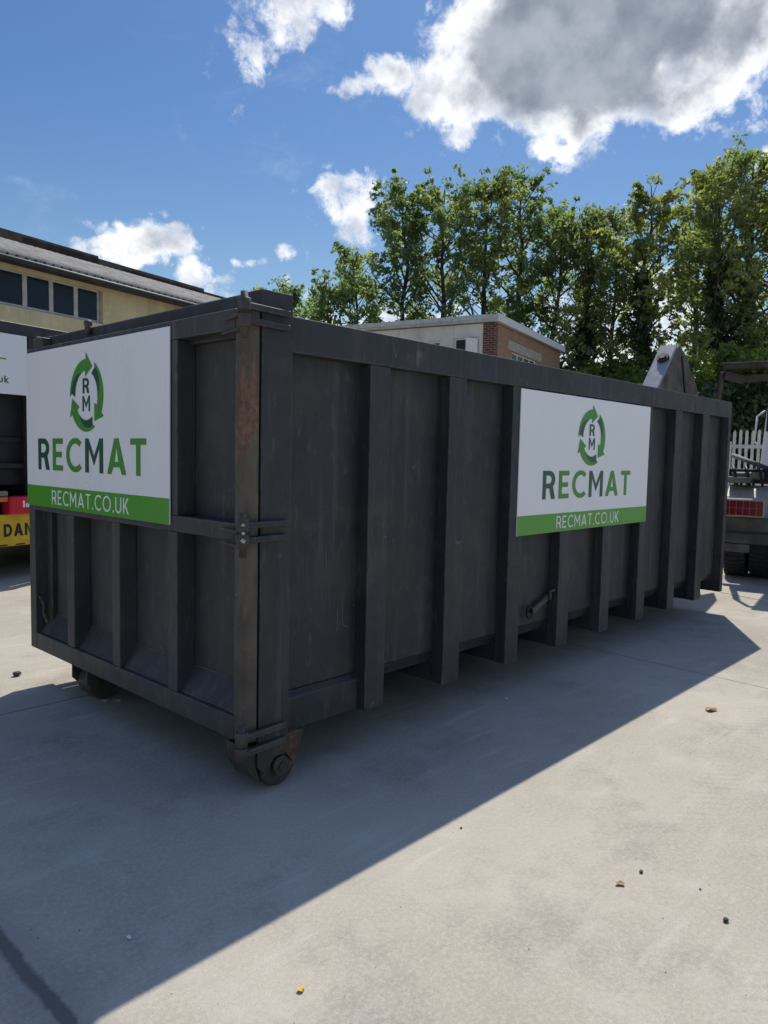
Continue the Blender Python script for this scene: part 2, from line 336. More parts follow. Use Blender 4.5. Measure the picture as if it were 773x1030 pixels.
M_BRICK = brick('buff_brick', (0.44, 0.23, 0.13), (0.31, 0.15, 0.08), (0.42, 0.36, 0.29)); M_QUOIN = brick('red_brick', (0.16, 0.045, 0.03), (0.11, 0.03, 0.022), (0.35, 0.31, 0.28))
M_CORR = simple('asbestos_sheet', (0.31, 0.285, 0.25), 0.9, var=0.35, scale=3.0, bump=0.4)
M_RIDGE = simple('ridge_sheet', (0.085, 0.066, 0.055), 0.85, var=0.35, scale=3)
M_GUTTER = simple('gutter_black', (0.02, 0.021, 0.024), 0.6, var=0.3); M_FRAME = simple('window_frame_paint', (0.50, 0.50, 0.48), 0.6)
M_FRAMEW = simple('white_frame', (0.74, 0.74, 0.72), 0.5, var=.08); M_FASCIA = simple('white_fascia', (0.78, 0.78, 0.78), 0.5, var=.05); M_FELT = simple('roof_felt', (0.12, 0.13, 0.12), 0.9, var=.3)
def glass(name, col=(0.012, 0.016, 0.022)):
    m, t, b = mat(name); p = pos(t)
    t.put(b.inputs['Base Color'], t.mix(t.noise(p, 3, 5), col, tuple(x*2.5 for x in col))); b.inputs['Roughness'].default_value = 0.12; b.inputs['Specular IOR Level'].default_value = 0.22
    t.put(b.inputs['Normal'], t.bump(t.noise(p, 1.5, 2), 0.05, 0.02)); return m
M_GLASS = glass('window_glass')
M_CONCL = simple('cast_concrete', (0.42, 0.39, 0.33), 0.9, var=.15)
M_BOLT = simple('bare_bolt', (.50, .48, .44), .45, var=.4, scale=80)
M_BLACK = simple('black_plant', (0.012, 0.013, 0.016), 0.55, var=.3); M_DBEAM = simple('dark_beam', (0.035, 0.034, 0.038), 0.6, var=.3)
M_RED = simple('red_box', (0.55, 0.012, 0.035), 0.4, var=.12); M_YEL = simple('yellow_board', (0.62, 0.42, 0.015), 0.5, var=.15, scale=5); M_BLK = simple('black_letter', (0.01, 0.01, 0.01), 0.5)
M_TYRE = simple('tyre_rubber', (0.028, 0.028, 0.030), 0.85, var=.3, scale=8, bump=.4); M_STEEL = simple('dusty_steel', (0.20, 0.18, 0.155), 0.7, var=.35, scale=5)
M_CHAS = simple('dusty_chassis', (0.115, 0.10, 0.085), 0.8, var=.4, scale=4); M_CREAMP = simple('cream_mudguard', (0.42, 0.39, 0.33), 0.5, var=.15)
M_REFL = simple('red_lens', (0.24, 0.012, 0.02), 0.2, var=.2, scale=30); M_CHROME = simple('ram_chrome', (0.62, 0.62, 0.62), 0.22, metal=1.0, var=.06)
M_CABW = simple('cab_white', (0.74, 0.75, 0.76), 0.3, var=.06, coat=.4); M_RUSTB = simple('rusty_brown', (0.085, 0.062, 0.050), 0.8, var=.45, scale=4)
M_GREY = simple('grey_arm_paint', (0.27, 0.275, 0.285), 0.35, var=.12, scale=4, metal=.2); M_PALING = simple('white_paling', (0.66, 0.66, 0.62), 0.6, var=.12)
M_BROWN = simple('brown_arm_steel', (0.105, 0.085, 0.072), 0.7, var=.5, scale=5)

# ------------------------------------------------------------------ ground
g = MB(); N = 40
g.quad((-400, -400, 0), (400, -400, 0), (400, 400, 0), (-400, 400, 0))
struct(g.build('ground', M_CONC))
v_ = MB(); v_.prism([(19, 20), (34, -35), (120, -35), (120, 110), (-45, 110), (-45, 44)], 'z', 0.004, 0.10); struct(v_.build('verge', M_GRASS))
pl = MB(); pl.bar((7.50, .44, .005), (7.28, -.24, .005), .016, .004); pl.bar((7.28, -.24, .005), (7.02, -1.2, .005), .016, .004); struct(pl.build('sun_sliver_strip', M_LWHITE))  # pale strip drawn in for a sliver of sunlight between shadows

# ------------------------------------------------------------------ lettering
def arc(cx, cy, rx, ry, a0, a1, n=14): return [(cx+rx*math.cos(R(a0+(a1-a0)*i/n)), cy+ry*math.sin(R(a0+(a1-a0)*i/n))) for i in range(n+1)]
def glyph(ch, t):
    """(width, [outlines]) in a box one unit high; even-odd fill makes the holes"""
    if ch == 'R':
        return .66, [[(0,0),(0,1),(.33,1)]+arc(.33,.69,.31,.31,90,-50)+[(.66,0),(.66-t*1.2,0),(.33+t*.1,.38),(t,.38),(t,0)], [(t,.38+t),(.32,.38+t)]+arc(.32,.69,.31-t,.31-t,-90,90)+[(t,1-t)]]
    if ch == 'E': return .56, [[(0,0),(0,1),(.56,1),(.56,1-t),(t,1-t),(t,.5+t/2),(.50,.5+t/2),(.50,.5-t/2),(t,.5-t/2),(t,t),(.56,t),(.56,0)]]
    if ch == 'C': return .80, [arc(.48,.5,.48,.515,48,312,26)+arc(.48,.5,.48-t,.515-t,312,48,26)]
    if ch == 'G': return .86, [arc(.48,.5,.48,.515,45,330,26)+[(.9,.52),(.5,.52),(.5,.52-t),(.9-t-.02,.52-t)]+arc(.48,.5,.48-t,.515-t,325,45,26)]
    if ch == 'O': return .98, [arc(.49,.5,.49,.515,0,359,40), arc(.49,.5,.49-t,.515-t,0,359,40)]
    if ch == 'M': return .86, [[(0,0),(0,1),(t*.95,1),(.43,.48),(.86-t*.95,1),(.86,1),(.86,0),(.86-t,0),(.86-t,.74),(.43,.22),(t,.74),(t,0)]]
    if ch == 'A': return .84, [[(0,0),(.42-t*.55,1),(.42+t*.55,1),(.84,0),(.84-t*1.08,0),(.84-t*1.08-.09,.20),(t*1.08+.09,.20),(t*1.08,0)], [(t*1.08+.155,.20+t*.9),(.84-t*1.08-.155,.20+t*.9),(.42,.80)]]
    if ch == 'T': return .64, [[(.32-t/2,0),(.32-t/2,1-t),(0,1-t),(0,1),(.64,1),(.64,1-t),(.32+t/2,1-t),(.32+t/2,0)]]
    if ch == 'U': return .68, [[(0,1),(0,.34)]+arc(.34,.34,.34,.35,180,360,16)+[(.68,1),(.68-t,1)]+arc(.34,.34,.34-t,.35-t,360,180,16)+[(t,1)]]
    if ch == 'K': return .66, [[(0,0),(0,1),(t,1),(t,.50),(.46,1),(.46+t*1.3,1),(.30,.56),(.66,0),(.66-t*1.3,0),(.22,.44),(t,.30),(t,0)]]
    if ch == 'k': return .56, [[(0,0),(0,1),(t,1),(t,.42),(.34,.70),(.34+t*1.4,.70),(.26,.42),(.56,0),(.56-t*1.3,0),(.20,.30),(t,.22),(t,0)]]
    if ch == 'u': return .54, [[(0,.7),(0,.26)]+arc(.27,.26,.27,.27,180,360,14)+[(.54,.7),(.54-t,.7)]+arc(.27,.26,.27-t,.27-t,360,180,14)+[(t,.7)]]
    if ch == 'D': return .74, [[(0,0),(0,1),(.30,1)]+arc(.30,.5,.44,.5,90,-90,20), [(t,t),(.30,t)]+arc(.30,.5,.44-t,.5-t,-90,90,20)+[(t,1-t)]]
    if ch == 'N': return .72, [[(0,0),(0,1),(t,1),(.72-t,.30),(.72-t,1),(.72,1),(.72,0),(.72-t,0),(t,.70),(t,0)]]
    if ch == '1': return .34, [[(.34-t,0),(.34-t,.76),(.06,.62),(.02,.76),(.34-t,1),(.34,1),(.34,0)]]
    if ch == '6': return .60, [arc(.30,.31,.30,.31,0,359,30), arc(.30,.31,.30-t,.31-t,0,359,24)]
    if ch == '_': return .3, []
    if ch == '.': return t*1.15, [[(0,0),(0,t*1.15),(t*1.15,t*1.15),(t*1.15,0)]]
    return .3, []
def outlines_obj(name, outl, frame, depth, m, parent):
    """fill outlines given in metres on a plane; frame = (origin, right, up)"""
    cu_ = bpy.data.curves.new(name, 'CURVE'); cu_.dimensions = '2D'; cu_.fill_mode = 'BOTH'; cu_.extrude = depth/2
    for pts in outl:
        sp = cu_.splines.new('POLY'); sp.points.add(len(pts)-1)
        for i, (a, b) in enumerate(pts): sp.points[i].co = (a, b, 0, 1)
        sp.use_cyclic_u = True
    tmp = bpy.data.objects.new(name, cu_); COL.objects.link(tmp)
    dg = bpy.context.evaluated_depsgraph_get(); me = bpy.data.meshes.new_from_object(tmp.evaluated_get(dg))
    bpy.data.objects.remove(tmp); me.name = name
    o_, r_, u_ = (Vector(v) for v in frame); n_ = r_.cross(u_)
    me.transform(Matrix((r_, u_, n_)).transposed().to_4x4()); me.transform(Matrix.Translation(o_+n_*depth/2))
    me.materials.clear(); me.materials.append(m)
    o = bpy.data.objects.new(name, me); COL.objects.link(o); o.parent = parent; return o
def layout(text, h, width, t, gap=0.16):
    """letters of text h high, spread over width; returns [(char, outlines)] from 0 to width"""
    tot = sum(glyph(c, t)[0] for c in text)+gap*(len(text)-1); sx = width/tot; x = 0; out = []
    for c in text:
        w_, ol = glyph(c, t); out.append((c, [[((x+a)*sx, b*h) for a, b in p] for p in ol])); x += w_+gap
    return out
def shift(ol, dx_, dy_): return [[(a+dx_, b+dy_) for a, b in p] for p in ol]
def logo_outlines(cx, cy, r):
    light, dark_ = [], []
    for k, tip in enumerate((64, -56, -176)):
        ro, ri, rm = 1.0, 0.68, 0.86
        P = lambda rr, a: (cx+r*rr*math.cos(R(a)), cy+r*rr*math.sin(R(a)))
        b = tip+25; e = tip+109
        body = [P(1.17, b+1)]+[P(ro, b+2+(e+7-b-2)*i/20) for i in range(21)]+[P(rm, e)]+[P(ri, e+8-(e+8-b-6)*i/20) for i in range(21)]+[P(0.52, b+7), P(rm, tip)]
        light.append(body)
        inner = [P(ri, e+8-64*i/16) for i in range(17)]; outer = [P(ri+0.235*math.sin(math.pi*(0.5*(1-i/16)))**1.0, e+1-62*i/16) for i in range(17)][::-1]
        dark_.append(outer+inner[::-1] if False else inner+outer)
    return light, dark_
def brand_board(parent, o_, r_, width, height, up=(0, 0, 1)):
    """white board with green foot, ring of arrows, big name and web address; o_ = lower left corner"""
    o_ = Vector(o_); r_ = Vector(r_); u_ = Vector(up); n_ = r_.cross(u_); T = 0.008
    def slab(a0, a1, b0, b1, d0, d1):
        m_ = MB(); c = [o_+r_*a+u_*b+n_*dd for dd in (d0, d1) for a, b in ((a0, b0), (a1, b0), (a1, b1), (a0, b1))]
        vs = [m_.bm.verts.new(p) for p in c]
        for f in ((0,3,2,1),(4,5,6,7),(0,1,5,4),(1,2,6,5),(2,3,7,6),(3,0,4,7)): m_.bm.faces.new([vs[i] for i in f])
        return m_
    bd = slab(0, width, 0, height, -T, 0).build('sign_board', M_WHITE, parent, bevel=0.002)
    slab(0.001, width-0.001, 0.001, 0.134, 0.0004, 0.0016).build('green_band', M_GREEN, bd)
    F = (o_+n_*0.0012, r_, u_); cxm = width/2
    L, D_ = logo_outlines(cxm-0.018, 0.690, 0.212)
    F2 = (o_+n_*0.0032, r_, u_)
    for a_, b_ in zip(L, D_): outlines_obj('arrow', [a_], F, 0.0016, M_GMID, bd); outlines_obj('arrow_shading', [b_], F2, 0.0008, M_GDARK, bd)
    outlines_obj('monogram_letter', shift(layout('R', .088, .082, .17)[0][1], cxm-0.062, 0.703), F, 0.0016, M_GDARK, bd); outlines_obj('monogram_letter', shift(layout('M', .09, .094, .15)[0][1], cxm-0.066, 0.598), F, 0.0016, M_GDARK, bd)
    tw = 1.37; x0 = cxm-tw/2-0.02
    for i, (c, ol) in enumerate(layout('RECMAT', .200, tw, .168, .19)): outlines_obj('name_letter', shift(ol, x0, .239), F, 0.0016, M_GDARK if i in (0, 3) else M_GMID, bd)
    uw = 0.985
    for c, p in layout('RECMAT.CO.UK', .089, uw, .115, .20): outlines_obj('address_letter', shift(p, cxm-uw/2-0.01, .024), (o_+n_*0.0022, r_, u_), 0.0014, M_LWHITE, bd)
    return bd

# ------------------------------------------------------------------ the skip
L_, W_, H_, HP = 6.197, 2.42, 2.25, 2.3465
skip = empty('roll_on_skip', (3.1, 1.21, 0), 0, 'long dark grey steel roll-on roll-off skip with ribbed sides and two white and green boards', 'skip')
def fix(o):   # parts are modelled in world coordinates, parented to the thing's base
    o.matrix_parent_inverse = Matrix.Translation(-Vector(skip.location)); return o
def P(mb, name, m=M_SKIP, parent=None, bevel=0.003, seg=1):
    o = mb.build(name, m, parent or skip, bevel, seg)
    if parent is None: fix(o)
    return o
REC = 0.085
xs = [0.7099+0.6699*i for i in range(8)]
for side in (0, 1):
    Y = (lambda y: y) if side == 0 else (lambda y: W_-y)
    def bx(m_, x0, x1, y0, y1, z0, z1): a, b = sorted((Y(y0), Y(y1))); m_.box(x0, x1, a, b, z0, z1); return m_
    m_ = MB(); pr = [(Y(REC), .435), (Y(REC), 2.10), (Y(REC+.006), 2.10), (Y(REC+.006), .436), (Y(REC+.056), .352), (Y(REC+.052), .350)]
    pr = [(Y(REC), .435), (Y(REC), 2.10), (Y(REC+.006), 2.10), (Y(REC+.006), .437), (Y(REC+.060), .353), (Y(REC+.054), .350)]; m_.prism(pr, 'x', 0.179, 6.19); P(m_, 'side_panel', bevel=0)
    m_ = MB(); m_.prism([(Y(.052), .24), (Y(.052), .40), (Y(REC-.002), .43), (Y(REC-.002), .24)], 'x', .181, .707); P(m_, 'skirt_plate')
    P(bx(MB(), 0.181, L_, 0, .10, H_-.166, H_), 'top_rail', bevel=.005, seg=2)
    P(bx(MB(), 0.0, .179, -.002, .16, .25, HP), 'corner_post', bevel=.005, seg=2)
    for i, x in enumerate(xs):
        m_ = bx(MB(), x, x+.150+.01*(i % 2), 0, REC-.001, .232, H_-.168)
        a, b = x+.012, x+.138
        m_.prism([(Y(REC+.001), .232), (Y(REC+.001), .432), (Y(REC+.058), .366), (Y(.62), .366), (Y(.62), .30), (Y(.50), .232)], 'x', a, b)
        P(m_, 'rib', bevel=.004)
    m_ = bx(MB(), 6.125, L_, 0, REC-.001, .232, H_-.168); m_.prism([(Y(REC+.001), .232), (Y(REC+.001), .432), (Y(REC+.058), .366), (Y(.62), .366), (Y(.62), .30), (Y(.50), .232)], 'x', 6.13, L_-.004)
    P(m_, 'rib', bevel=.004)
P(MB().box(.038, 6.125, .132, W_-.132, .359, .3655), 'floor_plate', M_UNDER, bevel=0)
P(MB().box(6.126, 6.19, .102, W_-.102, .36, 2.12), 'end_panel')
m_ = MB().box(6.11, 6.20, .102, W_-.102, 2.121, H_+.001)
for y in (.5, 1.0, 1.42, 1.92): m_.box(6.192, 6.26, y-.05, y+.05, .3, 2.12)
P(m_, 'end_beam')
# header beam over the doors, a little higher than the side rails
m_ = MB().box(-.004, .12, .162, W_-.162, HP-.20, HP-.006); P(m_, 'header_beam', bevel=.005)
m_ = MB()
for y in (.80, 1.50): m_.box(.35, 6.1, y, y+.12, .10, .357); m_.box(5.6, 6.3, y, y+.12, .0, .098)
P(m_, 'sledge_rail', M_UNDER)
# pins and brackets on top of the header
P(MB().tube((-.02, 1.66, HP-.05), (-.02, 1.66, HP+.012), .020, n=12).blob((-.02, 1.66, HP+.014), .026, sub=2, amp=0), 'locking_pin', M_HINGE, bevel=0)
P(MB().box(-.06, -.006, 2.22, 2.36, HP-.09, HP-.02).box(-.05, .01, 2.33, 2.36, HP-.06, HP-.004), 'catch_bracket', M_HINGE)
# rollers and their brackets at the door end
for y0, s in ((.02, 1), (W_-.46, -1)):
    a = lambda y: y0+s*y
    wh = P(MB().tube((.135, a(.0), .105), (.135, a(.17), .105), .104, n=32), 'roller', M_HINGE, bevel=.006, seg=2)
    MB().tube((.135, a(-.03), .105), (.135, a(-.001), .105), .045, n=20).tube((.135, a(-.045), .105), (.135, a(-.031), .105), .02, n=10).build('axle', M_HINGE, wh)
    m_ = MB()
    for yy in (-.016, .188):
        aa, bb = sorted((a(yy), a(yy+.014)))
        m_.prism([(.0, .249), (.0, .13), (.05, .08), (.10, .055+.1), (.17, .155), (.215, .10), (.26, .16), (.28, .249)], 'y', aa, bb)
    aa, bb = sorted((a(-.002), a(.188))); m_.box(.02, .26, aa, bb, .236, .2485)
    aa, bb = sorted((a(0), a(.15))); m_.prism([(-.062, .235), (-.062, .16), (-.01, .075), (.022, .06), (.004, .12), (.0, .235)], 'y', aa, bb) if s == 1 else None
    P(m_, 'roller_bracket', M_HINGE)
for y0 in (.68, 1.62): P(MB().tube((5.75, y0, .105), (5.75, y0+.1, .105), .104, n=28), 'roller', M_UNDER, bevel=.005)
# door
DX = -.078
door = fix(MB().box(DX+.115, DX+.121, .03, W_-.005, .30, 2.20).build('door', M_SKIPD, skip))
DF = MB()
def dbox(y0, y1, z0, z1, x0=DX+.002, x1=-.008): DF.box(x0, x1, y0, y1, z0, z1)
# the skin sits set back inside the frame
dbox(.098, W_-.086, 2.167, 2.26); dbox(.098, W_-.086, 1.204, 1.284); dbox(.098, W_-.086, .262, .372)
dbox(.098, W_-.086, .300, .306, -.007, .037)
DF.build('door_frame', M_SKIPD, door, .004)
for y0, y1, zz in ((1.769, 1.862, None), (1.19, 1.274, None)):
    MB().box(DX+.004, .034, y0, y1, .374, 1.202).build('door_rib', M_SKIPD, door, .004)
MB().box(DX+.004, .034, .589, .671, .374, 1.202).build('door_rib', M_SKIPD, door, .004)
MB().box(DX+.004, .034, .589, .671, 1.286, 2.165).build('door_rib', M_SKIPD, door, .004)
MB().box(DX, .034, W_-.084, W_+.002, .262, 2.26).build('closing_stile', M_SKIPD, door, .004)
MB().box(DX, -.010, -.002, .096, .262, 2.26).build('hinge_stile', M_STILE, door, .010, 2)
# sloping dirt plates at the foot of each bay
bays = [(.098, .587), (.673, 1.188), (1.276, 1.767), (1.864, W_-.086)]
m_ = MB()
for a, b in bays: m_.prism([(DX+.03, .373), (DX+.112, .373), (DX+.112, .50)], 'y', a+.001, b-.001)
m_.build('foot_plate', M_SKIPD, door)
m_ = MB(); m_.box(-.006, .036, .03, .096, .30, 2.2); m_.build('door_return', M_UNDER, door)
hk = [(DX+.02, 2.31, .62), (DX+.02, 2.285, .60), (DX+.03, 2.27, .56), (DX+.03, 2.285, .52), (DX+.03, 2.25, .48), (DX+.03, 2.22, .455)]
MB().path(hk, .009, 8).build('chain_hook', M_HINGE, door)
# hinges
for k, (za, zb) in enumerate(((2.171, 2.265), (1.203, 1.30), (.222, .325))):
    hz = fix(MB().tube((-.12, -.030, za-.06), (-.12, -.030, zb+.045), .017, n=14).build('hinge', M_HINGE, skip, 0))
    for zc in (za, zb-.045): MB().tube((-.12, -.030, zc-.012), (-.12, -.030, zc+.062), .029, n=16).build('knuckle', M_HINGE, hz, .003)
    for zc in (za, zb-.03):
        m_ = MB(); m_.prism([(-.12, -.046), (.145, -.028), (.145, -.006), (-.085, -.014), (-.12, -.012)], 'z', zc+.002, zc+.030); m_.build('strap', M_SKIP if k < 2 else M_HINGE, hz, .003)
    for zc in (za-.022, zb-.055)[:2 if k < 2 else 0]:
        m_ = MB(); m_.prism([(-.128, -.02), (-.098, .10), (DX-.001, .20), (DX-.001, .0), (-.09, -.025)], 'z', zc, zc+.014); m_.build('strap', M_SKIPD, hz, .002)
    if k == 1:
        for (yy, zz, rr) in ((-.055, 1.292, .008), (-.058, 1.255, .009), (-.056, 1.222, .012), (-.030, 1.228, .006)): MB().blob((-.138, yy, zz), rr, (.7, 1.3, .8), seed=int(zz*99), amp=.35).build('bolt', M_BOLT, hz)
# latch with ring between two ribs
lt = P(MB().prism([(2.45, .545), (2.69, .635), (2.71, .60), (2.47, .505)], 'y', .045, .083), 'chain_latch', M_HINGE)
ring = [(2.42+.035*math.cos(a), .05, .525+.042*math.sin(a)) for a in [i*math.pi/7 for i in range(15)]]
MB().path(ring, .008, 8).build('ring', M_BLACK, lt)
MB().tube((2.66, .044, .64), (2.70, .02, .66), .012, n=10).tube((2.66, .03, .64), (2.66, .03, .59), .010, n=8).build('pin', M_HINGE, lt)
b1 = brand_board(skip, (DX-.008, 2.422, 1.235), (0, -1, 0), 1.783, .998); fix(b1)
b2 = brand_board(skip, (2.128, -.008, 1.090), (1, 0, 0), 2.022, .984); fix(b2)

# ------------------------------------------------------------------ left building
AZL = R(13)
bl = empty('yard_building', (3.27, 12.13, 0), AZL, 'cream rendered industrial building with corrugated roof behind the dark skip', 'building')
m_ = MB(); WB = 0.06; WT = 4.93; z0, z1 = 4.32, 4.92
x_l, x_r = -8, 13
m_.box(x_l, x_r, .0, .25, 0, 4.27); m_.box(x_l, x_r, 0, .25, 4.96, 5.20); m_.box(2.30, x_r, 0, .25, 4.272, 4.958); m_.box(x_l, -4.6, 0, .25, 4.272, 4.958)
m_.box(x_l, x_l+.25, .26, 9, 0, 5.3); m_.box(x_r-.25, x_r, .26, 9, 0, 5.3); m_.box(x_l, x_r, 9.01, 9.25, 0, 5.3)
m_.build('wall', M_CREAM, bl)
MB().box(-4.6, 2.30, .04, .2, 4.272, 4.30).build('sill', M_CONCL, bl)
for i in range(11):
    x0 = 1.69-.572*i; wn = MB()
    wn.box(x0, x0+.045, .07, .12, 4.30, 4.955); wn.box(x0+.525, x0+.57, .07, .12, 4.30, 4.955); wn.box(x0+.046, x0+.524, .07, .12, 4.30, 4.335); wn.box(x0+.046, x0+.524, .07, .12, 4.925, 4.955)
    wo_ = wn.build('window', M_FRAME, bl); MB().box(x0+.046, x0+.524, .09, .10, 4.336, 4.924).build('pane', M_GLASS, wo_)
MB().box(2.262, 2.298, .03, .2, 4.301, 4.957).build('window_reveal', M_CONCL, bl)
# corrugated roof, ridge at y = 4.2
def corr(x0, x1, y0, z_0, y1, z_1, pitch=.19, amp=.042):
    bm = bmesh.new(); n = int((x1-x0)/pitch*6); rows = 4; vv = []
    for j in range(rows+1):
        f = j/rows; vv.append([bm.verts.new((x0+(x1-x0)*i/n, y0+(y1-y0)*f, z_0+(z_1-z_0)*f+amp*math.sin(2*math.pi*i/6))) for i in range(n+1)])
    for j in range(rows):
        for i in range(n): bm.faces.new((vv[j][i], vv[j][i+1], vv[j+1][i+1], vv[j+1][i])).smooth = True
    me = bpy.data.meshes.new('roof_sheet'); bm.to_mesh(me); bm.free(); me.materials.append(M_CORR)
    o = bpy.data.objects.new('roof_sheet', me); COL.objects.link(o); md = o.modifiers.new('Solidify', 'SOLIDIFY'); md.thickness = .014; return o
rf = corr(x_l-.3, x_r+.3, -.36, 5.13, 4.3, 6.75); rf.parent = bl
rf2 = corr(x_l-.3, x_r+.3, 9.6, 5.13, 4.3, 6.75); rf2.parent = bl
m_ = MB(); m_.tube((x_l-.3, -.38, 5.045), (x_r+.3, -.38, 5.045), .058, n=12); m_.box(x_l-.3, x_r+.3, -.33, -.05, 5.03, 5.06)
for i in range(18): m_.bar((x_l+1.2*i, -.37, 5.0), (x_l+1.2*i, -.20, 5.06), .03, .03)
m_.build('gutter', M_GUTTER, bl)
m_ = MB()
for (a, b, zz) in ((x_l-.3, 5.2, .25), (3.0, 9.2, .19), (6.0, x_r+.3, .11)):
    m_.prism([(3.7, 6.49), (3.7, 6.54+zz), (4.3, 6.62+zz), (4.9, 6.54+zz), (4.9, 6.49)], 'x', a, b)
m_.build('ridge_cap', M_RIDGE, bl, bevel=0)
m_ = MB()
for xx in (-.9, .55, 5.6, 6.1): m_.bar((xx, 3.66, 6.55), (xx, 3.66, 6.92), .08, .06)
m_.build('roof_vent', M_RIDGE, bl)

# ------------------------------------------------------------------ compactor at the left
cp = empty('waste_compactor', (1.34, 6.76, 0), R(13), 'black waste compactor with white sign, red box and yellow danger board at left edge', 'compactor')
XR = 1.75; XL = -4.5
m_ = MB(); m_.box(XL, XR, .0, .14, 2.98, 3.12); m_.box(XL, XR, 2.1, 2.25, 2.98, 3.12); m_.box(XR-.12, XR, .141, 2.099, 2.98, 3.12); m_.box(XL, XL+.12, .141, 2.099, 2.98, 3.12)
m_.build('top_frame', M_DBEAM, cp, .006)
m_ = MB()
for xx in (.345, -1.3, -2.9, XL+.001, XR-.13): m_.box(xx, xx+.12, .01, .13, .9, 2.979)
m_.build('upright', M_DBEAM, cp, .005)
m_ = MB(); m_.box(XL, XR, .18, .21, 1.15, 2.979); m_.box(XL, XR, 2.05, 2.24, .42, 2.979); m_.box(XR-.05, XR-.002, .22, 2.04, .42, 2.979); m_.box(XL, XR-.06, .211, 2.04, 2.90, 2.96)
m_.prism([(.215, 1.14), (1.6, .46), (2.04, .46), (2.04, 1.14)], 'x', XL+.01, XR-.06); m_.box(XL, XR, .15, .30, 1.68, 1.74); m_.box(XL, XR, .10, .30, 1.36, 1.42)
m_.build('body', M_BLACK, cp, .004)
MB().box(XL, XR, .08, 2.1, .44, .82).build('base', M_BLACK, cp, .005)
m_ = MB()
for xx in (XL+.3, XR-.6): m_.box(xx, xx+.14, .9, 2.0, 0, .438)
m_.build('skid', M_BLACK, cp)
sb = MB().box(-1.45, .315, -.012, -.002, 2.255, 2.975).build('sign_board', M_WHITE, cp, .002)
oL = []
x = 0
for c, p in layout('uk', .085, .135, .15, .2): outlines_obj('sign_letter', shift(p, -.065, 2.385), ((0, -.013, 0), (1, 0, 0), (0, 0, 1)), .0016, M_GDARK, sb)
MB().box(-.85, .04, -.0145, -.0125, 2.664, 2.678).build('sign_line', M_GMID, sb)
rb = MB().box(.0, .42, -.10, .075, .80, 1.02).build('control_box', M_RED, cp, .02, 2)
outlines_obj('digit', shift(layout('1', .085, .03, .28)[0][1], .165, .885), ((0, -.1005, 0), (1, 0, 0), (0, 0, 1)), .0016, M_LWHITE, rb); outlines_obj('digit', shift(layout('6', .085, .05, .22)[0][1], .205, .885), ((0, -.1005, 0), (1, 0, 0), (0, 0, 1)), .0016, M_LWHITE, rb)
MB().box(-1.2, -.006, -.08, -.02, 1.03, 1.09).build('light_strip', M_STEEL, cp, .01)
MB().box(-1.2, -.006, -.08, -.02, .96, 1.02).build('amber_strip', simple('amber', (.5, .16, .04), .4), cp, .01)
yb = MB().box(-1.6, 1.3, -.02, .07, .41, .80).build('danger_board', M_YEL, cp, .004)
oD = []
for c, p in layout('DANGER', .155, .76, .22, .14): outlines_obj('danger_letter', shift(p, -.035, .53), ((0, -.0205, 0), (1, 0, 0), (0, 0, 1)), .0016, M_BLK, yb)
for i in range(12): MB().prism([(-1.5+.23*i, .418), (-1.38+.23*i, .418), (-1.36+.23*i, .436), (-1.48+.23*i, .436)], 'y', -.0225, -.0205).build('black_dash', M_BLK, yb)
# ------------------------------------------------------------------ brick office in the middle
AZM = R(14)
ob = empty('brick_office', (18.24, 11.46, 0), AZM, 'low office with brick side, pale rendered front and white fascia before the trees', 'building')
def wallx(m_, x0, x1, y0, y1, z_0, z_1, holes, ax):
    """wall with rectangular openings along ax"""
    cur = x0 if ax == 'x' else y0
    for (a, b, c, d_) in sorted(holes):
        if ax == 'x': m_.box(cur, a, y0, y1, z_0, z_1); m_.box(a, b, y0, y1, z_0, c); m_.box(a, b, y0, y1, d_, z_1)
        else: m_.box(x0, x1, cur, a, z_0, z_1); m_.box(x0, x1, a, b, z_0, c); m_.box(x0, x1, a, b, d_, z_1)
        cur = b
    if ax == 'x': m_.box(cur, x1, y0, y1, z_0, z_1)
    else: m_.box(x0, x1, cur, y1, z_0, z_1)
m_ = MB(); wallx(m_, .26, 7.5, 0, .25, 0, 6.0, [(1.7, 4.45, 4.4, 5.30)], 'x'); m_.box(7.25, 7.5, .26, 12, 0, 6.0); m_.build('brick_wall', M_BRICK, ob)
m_ = MB(); wallx(m_, 0, .25, .42, 12, 0, 6.0, [(.54, 1.46, 4.5, 5.58), (1.95, 2.9, 4.5, 5.52), (4.2, 5.2, 4.5, 5.5)], 'y'); m_.box(.26, 7.24, 11.75, 12, 0, 6); m_.build('rendered_wall', M_PALE, ob)
MB().box(-.004, .255, -.004, .415, 0, 6.0).build('brick_quoin', M_QUOIN, ob)
MB().box(1.25, 4.95, -.03, .02, 5.302, 5.62).build('lintel', M_CONCL, ob)
m_ = MB(); m_.box(-.16, 7.62, -.12, 12.3, 6.16, 6.24); m_.build('roof', M_FELT, ob)
m_ = MB(); m_.box(-.16, 7.64, -.16, -.121, 6.03, 6.27); m_.box(7.641, 7.68, -.16, 12.3, 6.03, 6.27); m_.build('fascia', M_FASCIA, ob)
MB().box(-.20, -.161, -.16, 12.3, 6.10, 6.25).build('eaves_board', M_FRAME, ob)
MB().box(-.155, 7.60, -.118, 12.2, 6.03, 6.10).build('soffit', M_FRAME, ob)
